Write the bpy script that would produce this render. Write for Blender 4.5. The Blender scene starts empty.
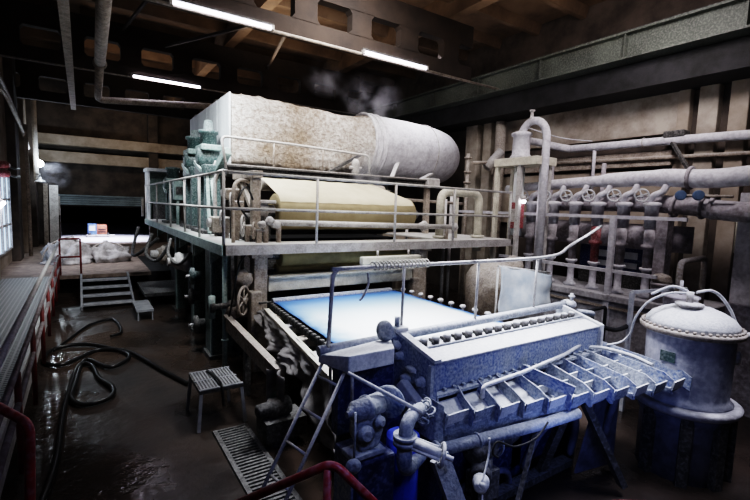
import bpy, bmesh, math, random
from mathutils import Vector, Matrix, noise
random.seed(7)
PI = math.pi
C = bpy.context.scene.collection
V = Vector

# ------------------------------------------------------------------ materials
def _m(name):
    m = bpy.data.materials.new(name); m.use_nodes = True
    nt = m.node_tree
    return m, nt, nt.nodes, nt.links, nt.nodes['Principled BSDF']

def grimy(name, base, base2=None, dust=None, dust_amt=0.0, rough=0.7, metal=0.0, scale=4.0, bump=0.15, bscale=30.0,
          streak=False, spec=0.4, side=0.15):
    """uneven two-tone surface with optional pale dust lying on whatever faces up"""
    m, nt, N, L, P = _m(name)
    base2 = base2 or tuple(c * .5 for c in base)
    tc = N.new('ShaderNodeTexCoord'); mp = N.new('ShaderNodeMapping')
    L.new(tc.outputs['Object'], mp.inputs['Vector'])
    if streak: mp.inputs['Scale'].default_value = (1, 1, .22)
    n1 = N.new('ShaderNodeTexNoise'); n1.inputs['Scale'].default_value = scale; n1.inputs['Detail'].default_value = 6
    n1.inputs['Roughness'].default_value = .65
    L.new(mp.outputs[0], n1.inputs['Vector'])
    r1 = N.new('ShaderNodeValToRGB')
    r1.color_ramp.elements[0].position = .36; r1.color_ramp.elements[0].color = (*base2, 1)
    r1.color_ramp.elements[1].position = .62; r1.color_ramp.elements[1].color = (*base, 1)
    L.new(n1.outputs['Fac'], r1.inputs['Fac'])
    col = r1.outputs['Color']
    n2 = N.new('ShaderNodeTexNoise'); n2.inputs['Scale'].default_value = bscale; n2.inputs['Detail'].default_value = 4
    L.new(tc.outputs['Object'], n2.inputs['Vector'])
    if dust:
        g = N.new('ShaderNodeNewGeometry'); s = N.new('ShaderNodeSeparateXYZ')
        L.new(g.outputs['Normal'], s.inputs[0])
        mr = N.new('ShaderNodeMapRange'); mr.inputs['From Min'].default_value = -.1; mr.inputs['From Max'].default_value = .8
        mr.inputs['To Min'].default_value = side * dust_amt; mr.inputs['To Max'].default_value = dust_amt
        L.new(s.outputs['Z'], mr.inputs['Value'])
        a = N.new('ShaderNodeMath'); a.operation = 'MULTIPLY_ADD'; a.inputs[1].default_value = 1.3; a.inputs[2].default_value = -.65
        L.new(n2.outputs['Fac'], a.inputs[0])
        b = N.new('ShaderNodeMath'); b.operation = 'ADD'; b.use_clamp = True
        L.new(mr.outputs[0], b.inputs[0]); L.new(a.outputs[0], b.inputs[1])
        mx = N.new('ShaderNodeMix'); mx.data_type = 'RGBA'
        L.new(b.outputs[0], mx.inputs['Factor']); L.new(col, mx.inputs['A']); mx.inputs['B'].default_value = (*dust, 1)
        col = mx.outputs['Result']
    L.new(col, P.inputs['Base Color'])
    P.inputs['Roughness'].default_value = rough; P.inputs['Metallic'].default_value = metal
    P.inputs['Specular IOR Level'].default_value = spec
    if bump:
        bp = N.new('ShaderNodeBump'); bp.inputs['Strength'].default_value = bump; bp.inputs['Distance'].default_value = .02
        L.new(n2.outputs['Fac'], bp.inputs['Height']); L.new(bp.outputs[0], P.inputs['Normal'])
    return m

def emit(name, colr, st):
    m, nt, N, L, P = _m(name)
    P.inputs['Base Color'].default_value = (*colr, 1)
    P.inputs['Emission Color'].default_value = (*colr, 1); P.inputs['Emission Strength'].default_value = st
    return m

DUST = (.72, .72, .74)
M = {}
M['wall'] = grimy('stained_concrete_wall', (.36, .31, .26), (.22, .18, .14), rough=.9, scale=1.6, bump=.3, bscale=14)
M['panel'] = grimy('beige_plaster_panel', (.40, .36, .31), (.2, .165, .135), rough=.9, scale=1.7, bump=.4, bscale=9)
M['darkwall'] = grimy('dark_brown_wall', (.085, .068, .058), (.03, .025, .022), rough=.9, scale=1.2, bump=.3, bscale=9)  # dark brown two-tone wall
M['ceil'] = grimy('brown_ceiling_concrete', (.17, .115, .075), (.09, .06, .04), rough=.9, scale=1.1, bump=.2, bscale=9)
M['truss'] = grimy('dark_truss_concrete', (.032, .022, .017), (.018, .013, .011), rough=.9, scale=1.5, bump=.2, bscale=10)
M['green_beam'] = grimy('grey_green_girder_paint', (.075, .085, .07), (.04, .045, .038), rough=.6, scale=1.2, bump=.1, dust=(.3, .3, .27), dust_amt=.3)
M['dark'] = grimy('grimy_dark_iron', (.06, .058, .058), (.02, .02, .02), rough=.75, scale=4, bump=.3, dust=(.34, .33, .32), dust_amt=.32, side=0)
M['black'] = grimy('black_iron', (.02, .02, .022), (.008, .008, .008), rough=.8, scale=3, bump=.2)
M['steel'] = grimy('dusty_pale_steel', (.42, .40, .38), (.2, .18, .165), dust=DUST, dust_amt=.62, rough=.65, scale=6, bump=.3, bscale=40)
M['rail'] = grimy('dusty_rail_paint', (.46, .45, .44), (.24, .22, .21), dust=(.7, .69, .68), dust_amt=.6, rough=.55, scale=8, bump=.2, bscale=50)
M['cream'] = grimy('cream_pipe_paint', (.60, .57, .47), (.38, .35, .28), dust=(.75, .74, .7), dust_amt=.5, rough=.6, scale=6, bump=.2, bscale=40)
M['tan'] = grimy('rust_tan_metal', (.33, .28, .23), (.15, .12, .1), dust=(.58, .55, .52), dust_amt=.45, rough=.8, scale=7, bump=.35, bscale=35)
M['green'] = grimy('machine_green_paint', (.055, .1, .098), (.015, .034, .034), dust=(.42, .45, .45), dust_amt=.36, rough=.5, scale=5, bump=.15, bscale=35)
M['mint'] = grimy('pale_mint_paint', (.27, .37, .35), (.13, .19, .18), dust=(.6, .66, .64), dust_amt=.4, rough=.5, scale=5, bump=.15)
M['blue'] = grimy('blue_paint_with_dried_pulp', (.035, .085, .25), (.13, .165, .24), dust=(.64, .66, .68), dust_amt=.55, rough=.5, scale=9, bump=.4, bscale=40, side=.3, streak=True)
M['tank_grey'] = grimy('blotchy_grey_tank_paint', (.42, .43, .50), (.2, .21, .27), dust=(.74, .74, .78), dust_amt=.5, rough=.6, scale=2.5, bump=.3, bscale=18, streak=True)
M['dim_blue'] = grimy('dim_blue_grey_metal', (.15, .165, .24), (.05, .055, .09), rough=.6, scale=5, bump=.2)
M['vivid_blue'] = grimy('vivid_blue_paint', (.02, .05, .5), (.01, .03, .3), rough=.4)
M['deepblue'] = grimy('deep_blue_paint', (.014, .028, .13), (.006, .012, .05), rough=.45, scale=3, bump=.1, dust=(.3, .35, .6), dust_amt=.2, side=0)
M['paleblue'] = grimy('pale_blue_crusted_metal', (.29, .33, .40), (.12, .145, .19), dust=(.68, .70, .73), dust_amt=.62, rough=.6, scale=8, bump=.45, bscale=40)
M['slab'] = grimy('crusted_white_slab', (.56, .57, .6), (.36, .38, .42), dust=(.78, .78, .77), dust_amt=.6, rough=.6, scale=5, bump=.3, bscale=40)
M['dimred'] = grimy('shaded_red_paint', (.2, .025, .022), (.09, .015, .014), rough=.5, scale=8)  # darker copy of the rail red, the walkway's dimness put into the colour
M['dimrail'] = grimy('shaded_rail_paint', (.3, .28, .28), (.16, .12, .12), rough=.4, scale=6)  # darker rail paint, with the poor light by the walkway painted in
M['red'] = grimy('red_rail_paint', (.42, .03, .028), (.22, .02, .02), dust=(.6, .4, .4), dust_amt=.15, rough=.4, scale=8, bump=.1, side=0)
M['darkred'] = grimy('dark_red_valve_paint', (.26, .05, .055), (.12, .03, .03), dust=(.5, .4, .42), dust_amt=.2, rough=.6, scale=8)
M['plaster'] = grimy('plaster_pipe_lagging', (.56, .56, .60), (.36, .35, .39), dust=(.84, .84, .88), dust_amt=.62, rough=.85, scale=5, bump=.5, bscale=18, side=.05)
M['grubby_pipe'] = grimy('grubby_grey_lagging', (.30, .28, .30), (.15, .13, .14), dust=(.56, .54, .58), dust_amt=.5, rough=.9, scale=5, bump=.5, bscale=18, side=.05)
M['plinth'] = grimy('flaking_plinth_concrete', (.38, .37, .39), (.2, .19, .2), dust=(.62, .62, .66), dust_amt=.4, rough=.9, scale=4, bump=.4, bscale=20)
M['hoodside'] = grimy('white_painted_hood_panel', (.62, .66, .68), (.42, .45, .47), dust=(.8, .8, .8), dust_amt=.3, rough=.6, scale=2.5, bump=.2, streak=True)
M['roll_cream'] = grimy('cream_felt', (.66, .60, .46), (.56, .51, .38), rough=.9, scale=2, bump=.1, bscale=60)
M['roll_under'] = grimy('shaded_felt', (.36, .30, .18), (.26, .21, .12), rough=.9, scale=2, bump=.1, bscale=60)  # browner felt, the shading on the roll below the sheet put into its colour
M['roll_brown'] = grimy('brown_felt', (.24, .19, .09), (.14, .11, .055), rough=.9, scale=2, bump=.1, bscale=60)
M['deck'] = grimy('dusty_deck_plate', (.62, .62, .6), (.42, .41, .4), dust=(.68, .68, .67), dust_amt=.55, rough=.8, scale=3, bump=.3, bscale=25)
M['deck_edge'] = grimy('deck_edge_steel', (.36, .34, .34), (.2, .185, .18), dust=(.6, .58, .58), dust_amt=.3, rough=.6, scale=4, bump=.25)
M['pale_canvas'] = grimy('pale_blue_stained_canvas', (.62, .64, .66), (.38, .44, .52), rough=.95, scale=2.5, bump=.2, bscale=6)
M['canvas'] = grimy('stained_canvas', (.21, .2, .2), (.09, .085, .085), rough=.95, scale=5, bump=.4, bscale=9)
M['sack'] = grimy('dirty_white_sacking', (.44, .42, .42), (.13, .12, .11), rough=.95, scale=3, bump=.6, bscale=7)
M['rubber'] = grimy('black_hose_rubber', (.012, .012, .013), (.006, .006, .006), rough=.35, bump=.05)
M['wood'] = grimy('worn_landing_boards', (.24, .19, .16), (.12, .09, .075), rough=.85, scale=5, bump=.3, streak=False)
M['tin'] = grimy('galvanised_shutter', (.20, .25, .27), (.12, .15, .165), rough=.5, scale=2, bump=.1)
M['orange'] = grimy('orange_paint', (.5, .17, .1), (.25, .08, .05), rough=.5)
M['dull_blue'] = grimy('dull_blue_paint', (.1, .16, .27), (.05, .08, .14), rough=.5)
M['bluepaint'] = grimy('bright_blue_paint', (.09, .16, .34), (.04, .07, .18), rough=.5)
M['alu'] = grimy('grey_aluminium', (.40, .41, .43), (.24, .25, .27), rough=.45, metal=.3, scale=6, bump=.1)
M['annex_floor'] = grimy('pale_annex_floor', (.55, .55, .62), (.4, .4, .48), rough=.6, scale=2, bump=.1)
M['tube'] = emit('glowing_tube', (.86, .84, 1.0), 34)
M['flood'] = emit('floodlight_lens', (.82, .92, 1.0), 240)
M['sky_pane'] = emit('daylit_pane', (.45, .62, .85), 1.6)
M['indicator'] = emit('lit_work_lamp', (.95, .9, 1.0), 25)

def wet_floor():
    m, nt, N, L, P = _m('wet_brown_floor')
    tc = N.new('ShaderNodeTexCoord')
    n1 = N.new('ShaderNodeTexNoise'); n1.inputs['Scale'].default_value = .9; n1.inputs['Detail'].default_value = 7
    L.new(tc.outputs['Object'], n1.inputs['Vector'])
    r = N.new('ShaderNodeValToRGB'); r.color_ramp.elements[0].color = (.017, .013, .011, 1); r.color_ramp.elements[0].position = .35
    r.color_ramp.elements[1].color = (.06, .043, .034, 1); r.color_ramp.elements[1].position = .68
    L.new(n1.outputs['Fac'], r.inputs['Fac']); L.new(r.outputs[0], P.inputs['Base Color'])
    n3 = N.new('ShaderNodeTexNoise'); n3.inputs['Scale'].default_value = .7; n3.inputs['Detail'].default_value = 3
    L.new(tc.outputs['Object'], n3.inputs['Vector'])
    r3 = N.new('ShaderNodeMapRange'); r3.inputs['From Min'].default_value = .4; r3.inputs['From Max'].default_value = .6
    r3.inputs['To Min'].default_value = .12; r3.inputs['To Max'].default_value = .55
    L.new(n3.outputs['Fac'], r3.inputs['Value']); L.new(r3.outputs[0], P.inputs['Roughness'])
    n2 = N.new('ShaderNodeTexNoise'); n2.inputs['Scale'].default_value = 9; n2.inputs['Detail'].default_value = 5
    L.new(tc.outputs['Object'], n2.inputs['Vector'])
    b = N.new('ShaderNodeBump'); b.inputs['Strength'].default_value = .35; b.inputs['Distance'].default_value = .03
    L.new(n2.outputs['Fac'], b.inputs['Height']); L.new(b.outputs[0], P.inputs['Normal'])
    return m
M['floor'] = wet_floor()

def insulation():
    m, nt, N, L, P = _m('rough_sprayed_insulation')
    tc = N.new('ShaderNodeTexCoord')
    n0 = N.new('ShaderNodeTexNoise'); n0.inputs['Scale'].default_value = .75; n0.inputs['Detail'].default_value = 4
    L.new(tc.outputs['Object'], n0.inputs['Vector'])
    r = N.new('ShaderNodeValToRGB'); r.color_ramp.elements[0].position = .38; r.color_ramp.elements[0].color = (.34, .27, .20, 1)
    r.color_ramp.elements[1].position = .62; r.color_ramp.elements[1].color = (.74, .71, .68, 1)
    L.new(n0.outputs['Fac'], r.inputs['Fac'])
    vo = N.new('ShaderNodeTexNoise'); vo.inputs['Scale'].default_value = 12; vo.inputs['Detail'].default_value = 5; vo.inputs['Roughness'].default_value = .7
    L.new(tc.outputs['Object'], vo.inputs['Vector'])
    r2 = N.new('ShaderNodeValToRGB'); r2.color_ramp.elements[0].position = .38; r2.color_ramp.elements[0].color = (.55, .5, .46, 1)
    r2.color_ramp.elements[1].position = .6; r2.color_ramp.elements[1].color = (1, 1, 1, 1)
    L.new(vo.outputs['Fac'], r2.inputs['Fac'])
    mx = N.new('ShaderNodeMix'); mx.data_type = 'RGBA'; mx.blend_type = 'MULTIPLY'; mx.inputs['Factor'].default_value = 1
    L.new(r.outputs[0], mx.inputs['A']); L.new(r2.outputs[0], mx.inputs['B'])
    L.new(mx.outputs['Result'], P.inputs['Base Color']); P.inputs['Roughness'].default_value = .95
    b = N.new('ShaderNodeBump'); b.inputs['Strength'].default_value = 1.0; b.inputs['Distance'].default_value = .12
    L.new(vo.outputs['Fac'], b.inputs['Height']); L.new(b.outputs[0], P.inputs['Normal'])
    return m
M['insul'] = insulation()

def wire_cloth():
    """blue forming wire, white pulp carried on its middle"""
    m, nt, N, L, P = _m('pulp_on_forming_wire')
    tc = N.new('ShaderNodeTexCoord'); s = N.new('ShaderNodeSeparateXYZ')
    L.new(tc.outputs['Generated'], s.inputs[0])
    ns = N.new('ShaderNodeTexNoise'); ns.inputs['Scale'].default_value = 3; ns.inputs['Detail'].default_value = 3
    L.new(tc.outputs['Object'], ns.inputs['Vector'])
    def rng(src, a, b):
        k = N.new('ShaderNodeMapRange'); k.interpolation_type = 'SMOOTHSTEP'
        k.inputs['From Min'].default_value = a; k.inputs['From Max'].default_value = b
        L.new(src, k.inputs['Value']); return k.outputs[0]
    def mul(a, b):
        k = N.new('ShaderNodeMath'); k.operation = 'MULTIPLY'; L.new(a, k.inputs[0]); L.new(b, k.inputs[1]); return k.outputs[0]
    wob = N.new('ShaderNodeMath'); wob.operation = 'MULTIPLY_ADD'; wob.inputs[1].default_value = .16
    L.new(ns.outputs['Fac'], wob.inputs[0]); L.new(s.outputs['X'], wob.inputs[2])
    a = rng(wob.outputs[0], .08, .3)
    a = mul(a, rng(s.outputs['X'], 1.0, .93))
    a = mul(a, rng(s.outputs['Y'], 1.04, .45))
    r = N.new('ShaderNodeValToRGB'); r.color_ramp.elements[0].color = (.035, .15, .52, 1); r.color_ramp.elements[1].color = (.86, .9, .93, 1)
    e = r.color_ramp.elements.new(.45); e.color = (.36, .52, .66, 1)
    L.new(a, r.inputs['Fac']); L.new(r.outputs[0], P.inputs['Base Color'])
    P.inputs['Roughness'].default_value = .45
    return m
M['wire'] = wire_cloth()

def grating():
    m, nt, N, L, P = _m('steel_grating')
    tc = N.new('ShaderNodeTexCoord')
    w = N.new('ShaderNodeTexWave'); w.wave_type = 'BANDS'; w.bands_direction = 'Y'; w.inputs['Scale'].default_value = 4.5
    w2 = N.new('ShaderNodeTexWave'); w2.wave_type = 'BANDS'; w2.bands_direction = 'X'; w2.inputs['Scale'].default_value = 4.5
    for q in (w, w2): L.new(tc.outputs['Object'], q.inputs['Vector'])
    mm = N.new('ShaderNodeMath'); mm.operation = 'MAXIMUM'; L.new(w.outputs['Fac'], mm.inputs[0]); L.new(w2.outputs['Fac'], mm.inputs[1])
    r = N.new('ShaderNodeValToRGB'); r.color_ramp.elements[0].position = .62; r.color_ramp.elements[0].color = (.01, .01, .01, 1)
    r.color_ramp.elements[1].position = .8; r.color_ramp.elements[1].color = (.2, .2, .2, 1)
    L.new(mm.outputs[0], r.inputs['Fac']); L.new(r.outputs[0], P.inputs['Base Color']); P.inputs['Roughness'].default_value = .5
    b = N.new('ShaderNodeBump'); b.inputs['Distance'].default_value = .02; L.new(r.outputs[0], b.inputs['Height']); L.new(b.outputs[0], P.inputs['Normal'])
    return m
M['grating'] = grating()

# ------------------------------------------------------------------ geometry helper
def basis(d):
    d = V(d).normalized()
    a = V((0, 0, 1)) if abs(d.z) < .9 else V((1, 0, 0))
    u = d.cross(a).normalized(); return u, d.cross(u).normalized(), d

class MB:
    def __init__(s): s.bm = bmesh.new()
    def face(s, vs, smooth=False):
        try:
            f = s.bm.faces.new(vs); f.smooth = smooth
        except ValueError: pass
    def hexa(s, pts):
        v = [s.bm.verts.new(p) for p in pts]
        for q in ((0, 3, 2, 1), (4, 5, 6, 7), (0, 1, 5, 4), (1, 2, 6, 5), (2, 3, 7, 6), (3, 0, 4, 7)): s.face([v[i] for i in q])
        return s
    def box(s, x0, x1, y0, y1, z0, z1):
        return s.hexa([(x0, y0, z0), (x1, y0, z0), (x1, y1, z0), (x0, y1, z0), (x0, y0, z1), (x1, y0, z1), (x1, y1, z1), (x0, y1, z1)])
    def bar(s, p0, p1, w, h, up=(0, 0, 1)):
        """rectangular bar from p0 to p1, w across, h along up"""
        p0, p1 = V(p0), V(p1); d = (p1 - p0).normalized(); up = V(up)
        r = d.cross(up)
        if r.length < 1e-4: r = d.cross(V((1, 0, 0)))
        r.normalize(); u = r.cross(d).normalized()
        a, b = r * w / 2, u * h / 2
        return s.hexa([p0 - a - b, p0 + a - b, p1 + a - b, p1 - a - b, p0 - a + b, p0 + a + b, p1 + a + b, p1 - a + b])
    def ring(s, c, u, v, r, n, r2=None):
        r2 = r if r2 is None else r2
        return [s.bm.verts.new(V(c) + u * r * math.cos(2 * PI * i / n) + v * r2 * math.sin(2 * PI * i / n)) for i in range(n)]
    def bridge(s, a, b, smooth=True):
        n = len(a)
        for i in range(n): s.face([a[i], a[(i + 1) % n], b[(i + 1) % n], b[i]], smooth)
    def tube(s, pts, r, n=10, cap=True):
        pts = [V(p) for p in pts]; rings = []
        u = None
        for i, p in enumerate(pts):
            d = (pts[min(i + 1, len(pts) - 1)] - pts[max(i - 1, 0)]).normalized()
            if u is None: u, v, _ = basis(d)
            else:
                u = (u - d * u.dot(d)).normalized()
            v = d.cross(u).normalized()
            rr = r[i] if isinstance(r, (list, tuple)) else r
            rings.append(s.ring(p, u, v, rr, n))
        for a, b in zip(rings, rings[1:]): s.bridge(a, b)
        if cap: s.face(list(reversed(rings[0]))); s.face(rings[-1])
        return s
    def cyl(s, p0, p1, r, r2=None, n=20):
        return s.tube([p0, p1], [r, r if r2 is None else r2], n)
    def lathe(s, o, axis, prof, n=24):
        """prof: list of (distance along axis, radius)"""
        u, v, d = basis(axis); o = V(o); prev = None; first = None
        for t, r in prof:
            rg = s.ring(o + d * t, u, v, max(r, 1e-4), n)
            if prev: s.bridge(prev, rg)
            else: first = rg
            prev = rg
        s.face(list(reversed(first))); s.face(prev); return s
    def torus(s, c, axis, R, r, n=24, k=8):
        u, v, d = basis(axis); c = V(c); rings = []
        for i in range(n):
            a = 2 * PI * i / n; rd = u * math.cos(a) + v * math.sin(a)
            rings.append([s.bm.verts.new(c + rd * (R + r * math.cos(2 * PI * j / k)) + d * r * math.sin(2 * PI * j / k)) for j in range(k)])
        for i in range(n): s.bridge(rings[i], rings[(i + 1) % n])
        return s
    def prism(s, poly, ext):
        e = V(ext); a = [s.bm.verts.new(V(p)) for p in poly]; b = [s.bm.verts.new(V(p) + e) for p in poly]
        s.face(list(reversed(a))); s.face(b)
        for i in range(len(a)): s.face([a[i], a[(i + 1) % len(a)], b[(i + 1) % len(a)], b[i]])
        return s
    def grid(s, fn, nu, nv, smooth=True):
        g = [[s.bm.verts.new(fn(i / nu, j / nv)) for j in range(nv + 1)] for i in range(nu + 1)]
        for i in range(nu):
            for j in range(nv): s.face([g[i][j], g[i + 1][j], g[i + 1][j + 1], g[i][j + 1]], smooth)
        return s
    def blob(s, c, rx, ry, rz, seed=0, amp=.15, n=14, k=9):
        c = V(c); rings = []
        for j in range(1, k):
            th = PI * j / k; row = []
            for i in range(n):
                ph = 2 * PI * i / n
                d = V((math.sin(th) * math.cos(ph), math.sin(th) * math.sin(ph), math.cos(th)))
                f = 1 + amp * noise.noise(d * 1.7 + V((seed, 0, 0)))
                row.append(s.bm.verts.new(c + V((d.x * rx, d.y * ry, d.z * rz)) * f))
            rings.append(row)
        for a, b in zip(rings, rings[1:]): s.bridge(a, b)
        s.face(list(rings[0])); s.face(list(reversed(rings[-1])))
        return s
    def build(s, name, mat, parent=None, bevel=0, solid=0, sub=0, disp=0):
        bm = s.bm; bmesh.ops.recalc_face_normals(bm, faces=bm.faces)
        xs = [v.co for v in bm.verts]
        lo = V((min(p.x for p in xs), min(p.y for p in xs), min(p.z for p in xs)))
        hi = V((max(p.x for p in xs), max(p.y for p in xs), max(p.z for p in xs)))
        o = V(((lo.x + hi.x) / 2, (lo.y + hi.y) / 2, lo.z))
        bmesh.ops.translate(bm, verts=bm.verts, vec=-o)
        me = bpy.data.meshes.new(name); bm.to_mesh(me); bm.free()
        me.materials.append(M[mat] if isinstance(mat, str) else mat)
        ob = bpy.data.objects.new(name, me); C.objects.link(ob)
        if parent is not None:
            ob.parent = parent; ob.location = o - wloc(parent)
        else: ob.location = o
        if bevel:
            b = ob.modifiers.new('bevel', 'BEVEL'); b.width = bevel; b.segments = 2; b.limit_method = 'ANGLE'
        if solid:
            b = ob.modifiers.new('thick', 'SOLIDIFY'); b.thickness = solid
        if sub:
            b = ob.modifiers.new('sub', 'SUBSURF'); b.levels = b.render_levels = sub
        return ob

def wloc(o):
    p = V((0, 0, 0))
    while o is not None: p += o.location; o = o.parent
    return p
def thing(name, label, cat, loc, group=None):
    o = bpy.data.objects.new(name, None); C.objects.link(o); o.location = loc; o.empty_display_size = .1
    o['label'] = label; o['category'] = cat
    if group: o['group'] = group
    return o
def tag(o, label, cat, group=None, kind=None):
    o['label'] = label; o['category'] = cat
    if group: o['group'] = group
    if kind: o['kind'] = kind
    return o
def struct(o, label=None):
    o['kind'] = 'structure'
    if label: o['label'] = label
    return o
def dup(root, loc, label=None, scale=None, parent=None):
    r = root.copy(); C.objects.link(r); r.location = loc
    if label: r['label'] = label
    if scale: r.scale = scale
    def rec(src, dst):
        for ch in [c for c in bpy.data.objects if c.parent == src]:
            c = ch.copy(); C.objects.link(c); c.parent = dst; rec(ch, c)
    rec(root, r)
    return r
def arc(c, u, v, r, a0, a1, n=6):
    c, u, v = V(c), V(u), V(v)
    return [c + u * r * math.cos(a0 + (a1 - a0) * i / n) + v * r * math.sin(a0 + (a1 - a0) * i / n) for i in range(n + 1)]
def rounded(pts, r, n=5):
    """polyline with its inner corners rounded"""
    pts = [V(p) for p in pts]; out = [pts[0]]
    for a, b, c in zip(pts, pts[1:], pts[2:]):
        d0, d1 = (a - b), (c - b); q = min(r, d0.length * .49, d1.length * .49)
        p0, p1 = b + d0.normalized() * q, b + d1.normalized() * q
        for i in range(n + 1):
            t = i / n; out.append(p0 * (1 - t) ** 2 + b * 2 * t * (1 - t) + p1 * t * t)
    out.append(pts[-1]); return out
def spline(pts, k=6):
    pts = [V(p) for p in pts]; out = []
    P = [pts[0]] + pts + [pts[-1]]
    for i in range(1, len(P) - 2):
        for j in range(k):
            t = j / k; a, b, c, d = P[i - 1:i + 3]
            out.append(.5 * ((2 * b) + (c - a) * t + (2 * a - 5 * b + 4 * c - d) * t * t + (3 * b - a - 3 * c + d) * t ** 3))
    out.append(pts[-1]); return out
def handwheel(c, axis, R, r, mat, parent, name='handwheel', spokes=4):
    u, v, d = basis(axis); c = V(c)
    m = MB().torus(c, axis, R, r, 20, 6)
    for i in range(spokes):
        a = PI * 2 * i / spokes + .4; m.cyl(c, c + (u * math.cos(a) + v * math.sin(a)) * R, r * .7, n=6)
    m.cyl(c - d * r * 2, c + d * r * 2, r * 2, n=8)
    return m.build(name, mat, parent)

# ================================================================== THE HALL
struct(MB().box(-2.3, 11, -2, 24.6, -.2, 0).build('floor', 'floor'))
struct(MB().box(-4, 9, 24.6, 44, .3, .6).build('floor_annex', 'annex_floor'))
# left wall with pilasters
struct(MB().box(-2.25, -1.95, -2, 24.6, 0, 8).build('wall_left', 'wall'))
for i, (y0, y1, x1) in enumerate(((18.3, 19.2, -1.72), (20.8, 21.7, -1.7), (23.3, 24.3, -1.6), (13.2, 14.2, -1.75))):
    struct(MB().box(-1.97, x1, y0, y1, .6, 7.4).build('wall_pilaster', 'wall' if i in (1, 3) else 'darkwall', bevel=.02))
for i, (y0, y1) in enumerate(((14.9, 17.6),)):
    w = struct(MB().box(-1.95, -1.9, y0, y1, 1.15, 3.3).build('window_1', 'sky_pane'))
    f = MB()
    for y in (y0, (y0 * 2 + y1) / 3, (y0 + 2 * y1) / 3, y1): f.box(-1.93, -1.84, y - .05, y + .05, 1.1, 3.35)
    for z in (1.1, 1.85, 2.6, 3.3): f.box(-1.93, -1.86, y0, y1, z - .03, z + .04)
    struct(f.build('window_1_frame', 'steel', w))
# right wall: dark base wall, plaster panel, columns
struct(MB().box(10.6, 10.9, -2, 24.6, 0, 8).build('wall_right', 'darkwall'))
struct(MB().box(10.48, 10.62, 4.35, 9.05, 4.5, 6.75).build('wall_right_panel', 'panel', bevel=.02))
struct(MB().box(10.48, 10.62, 4.35, 9.05, 2.4, 3.75).build('wall_right_lower_panel', 'wall', bevel=.02))
for x0, x1, y0, y1, mt in ((10.42, 10.62, 4.18, 4.4, 'wall'), (10.4, 10.62, 3.68, 4.02, 'panel'), (10.4, 10.62, 3.2, 3.5, 'wall'),
                           (10.25, 10.62, 9.3, 9.62, 'panel'), (10.2, 10.62, 9.8, 10.3, 'panel'), (10.2, 10.62, 14.5, 15.2, 'wall')):
    struct(MB().box(x0, x1, y0, y1, 0, 6.0).build('wall_right_column', mt, bevel=.02))
struct(MB().box(10.35, 10.6, 4.4, 9.6, 3.82, 4.14).build('trim_right_beam', 'tan', bevel=.01))
struct(MB().box(6.9, 8.0, 9.3, 10.0, 0, 2.05).build('wall_machine_pier', 'wall', bevel=.03))
# wall behind the camera and back wall with the loading opening
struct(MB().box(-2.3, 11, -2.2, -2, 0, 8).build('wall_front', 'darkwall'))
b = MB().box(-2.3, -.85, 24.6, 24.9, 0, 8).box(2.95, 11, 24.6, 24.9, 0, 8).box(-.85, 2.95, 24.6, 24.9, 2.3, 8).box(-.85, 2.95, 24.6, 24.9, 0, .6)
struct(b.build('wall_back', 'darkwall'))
struct(MB().box(-1.6, 9, 24.2, 24.6, 4.25, 4.75).build('trim_back_beam_low', 'wall', bevel=.03))
struct(MB().box(-1.6, 9, 24.0, 24.6, 5.0, 5.45).build('trim_back_beam_high', 'wall', bevel=.03))
struct(MB().box(2.75, 3.15, 24.1, 24.6, .6, 7).build('wall_back_pilaster', 'darkwall'))
sh = thing('roller_shutter', 'grey green roller shutter housing rolled up above the loading opening', 'shutter', (.9, 24.5, 2.3))
sb = MB()
for z in (2.38, 2.48, 2.58, 2.68): sb.box(-.85, 2.45, 24.42, 24.58, z, z + .085)
sb.build('shutter_curtain', 'tin', sh); MB().box(-.9, 2.5, 24.36, 24.6, 2.77, 2.84).build('head_rail', 'tin', sh)
for z in (-.92, 2.42): MB().box(z, z + .09, 24.38, 24.58, 1.9, 2.85).build('guide_rail', 'steel', sh)
struct(MB().box(-4, -3.8, 24.9, 44, .6, 6).box(8.8, 9, 24.9, 44, .6, 6).box(-4, 9, 43.8, 44, .6, 6).build('wall_annex', 'black'))
struct(MB().box(-4, 9, 24.9, 44, 6, 6.2).build('ceiling_annex', 'black'))
# ceiling with ribs along x
cb = MB().box(-2.3, 11, -2.2, 24.9, 7.85, 8.1)
struct(cb.build('ceiling', 'ceil'))
y = -1.5
while y < 24:
    struct(MB().prism([(-2.2, y, 7.86), (-2.2, y + .3, 7.86), (-2.2, y + .22, 7.6), (-2.2, y + .08, 7.6)], (13, 0, 0)).build('ceiling_rib', 'ceil'))
    y += 1.36
for x in (-.2, 3.6, 7.4):
    struct(MB().box(x, x + .28, -2, 24.6, 7.3, 7.86).build('ceiling_purlin', 'ceil'))
# concrete trusses with chamfered openings
def truss(Y, seedx):
    mb = MB(); x = -2.2; t = .22
    mb.box(-2.2, 8.3, Y, Y + t, 6.0, 6.32); mb.box(-2.2, 8.3, Y, Y + t, 6.8, 7.3)
    xs = [-1.37 + 1.28 * k for k in range(8)]
    for i, x0 in enumerate(xs):
        w = .24; c = .07
        mb.prism([(x0 - w - c, Y, 6.31), (x0 + w + c, Y, 6.31), (x0 + w, Y, 6.4), (x0 + w, Y, 6.72), (x0 + w + c, Y, 6.81), (x0 - w - c, Y, 6.81), (x0 - w, Y, 6.72), (x0 - w, Y, 6.4)], (0, t, 0))
    struct(mb.build('ceiling_truss', 'truss'))
for Y in (8.3, 13.75, 19.2): truss(Y, 0)
# bracing struts between trusses
for i, (a, bq) in enumerate((((2.0, 13.6, 6.9), (3.3, 8.6, 6.35)), ((4.9, 13.7, 6.9), (3.6, 8.6, 6.4)), ((1.0, 13.6, 7.1), (1.6, 8.6, 7.0)))):
    struct(MB().bar(a, bq, .06, .06).build('ceiling_brace', 'truss'))
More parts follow.
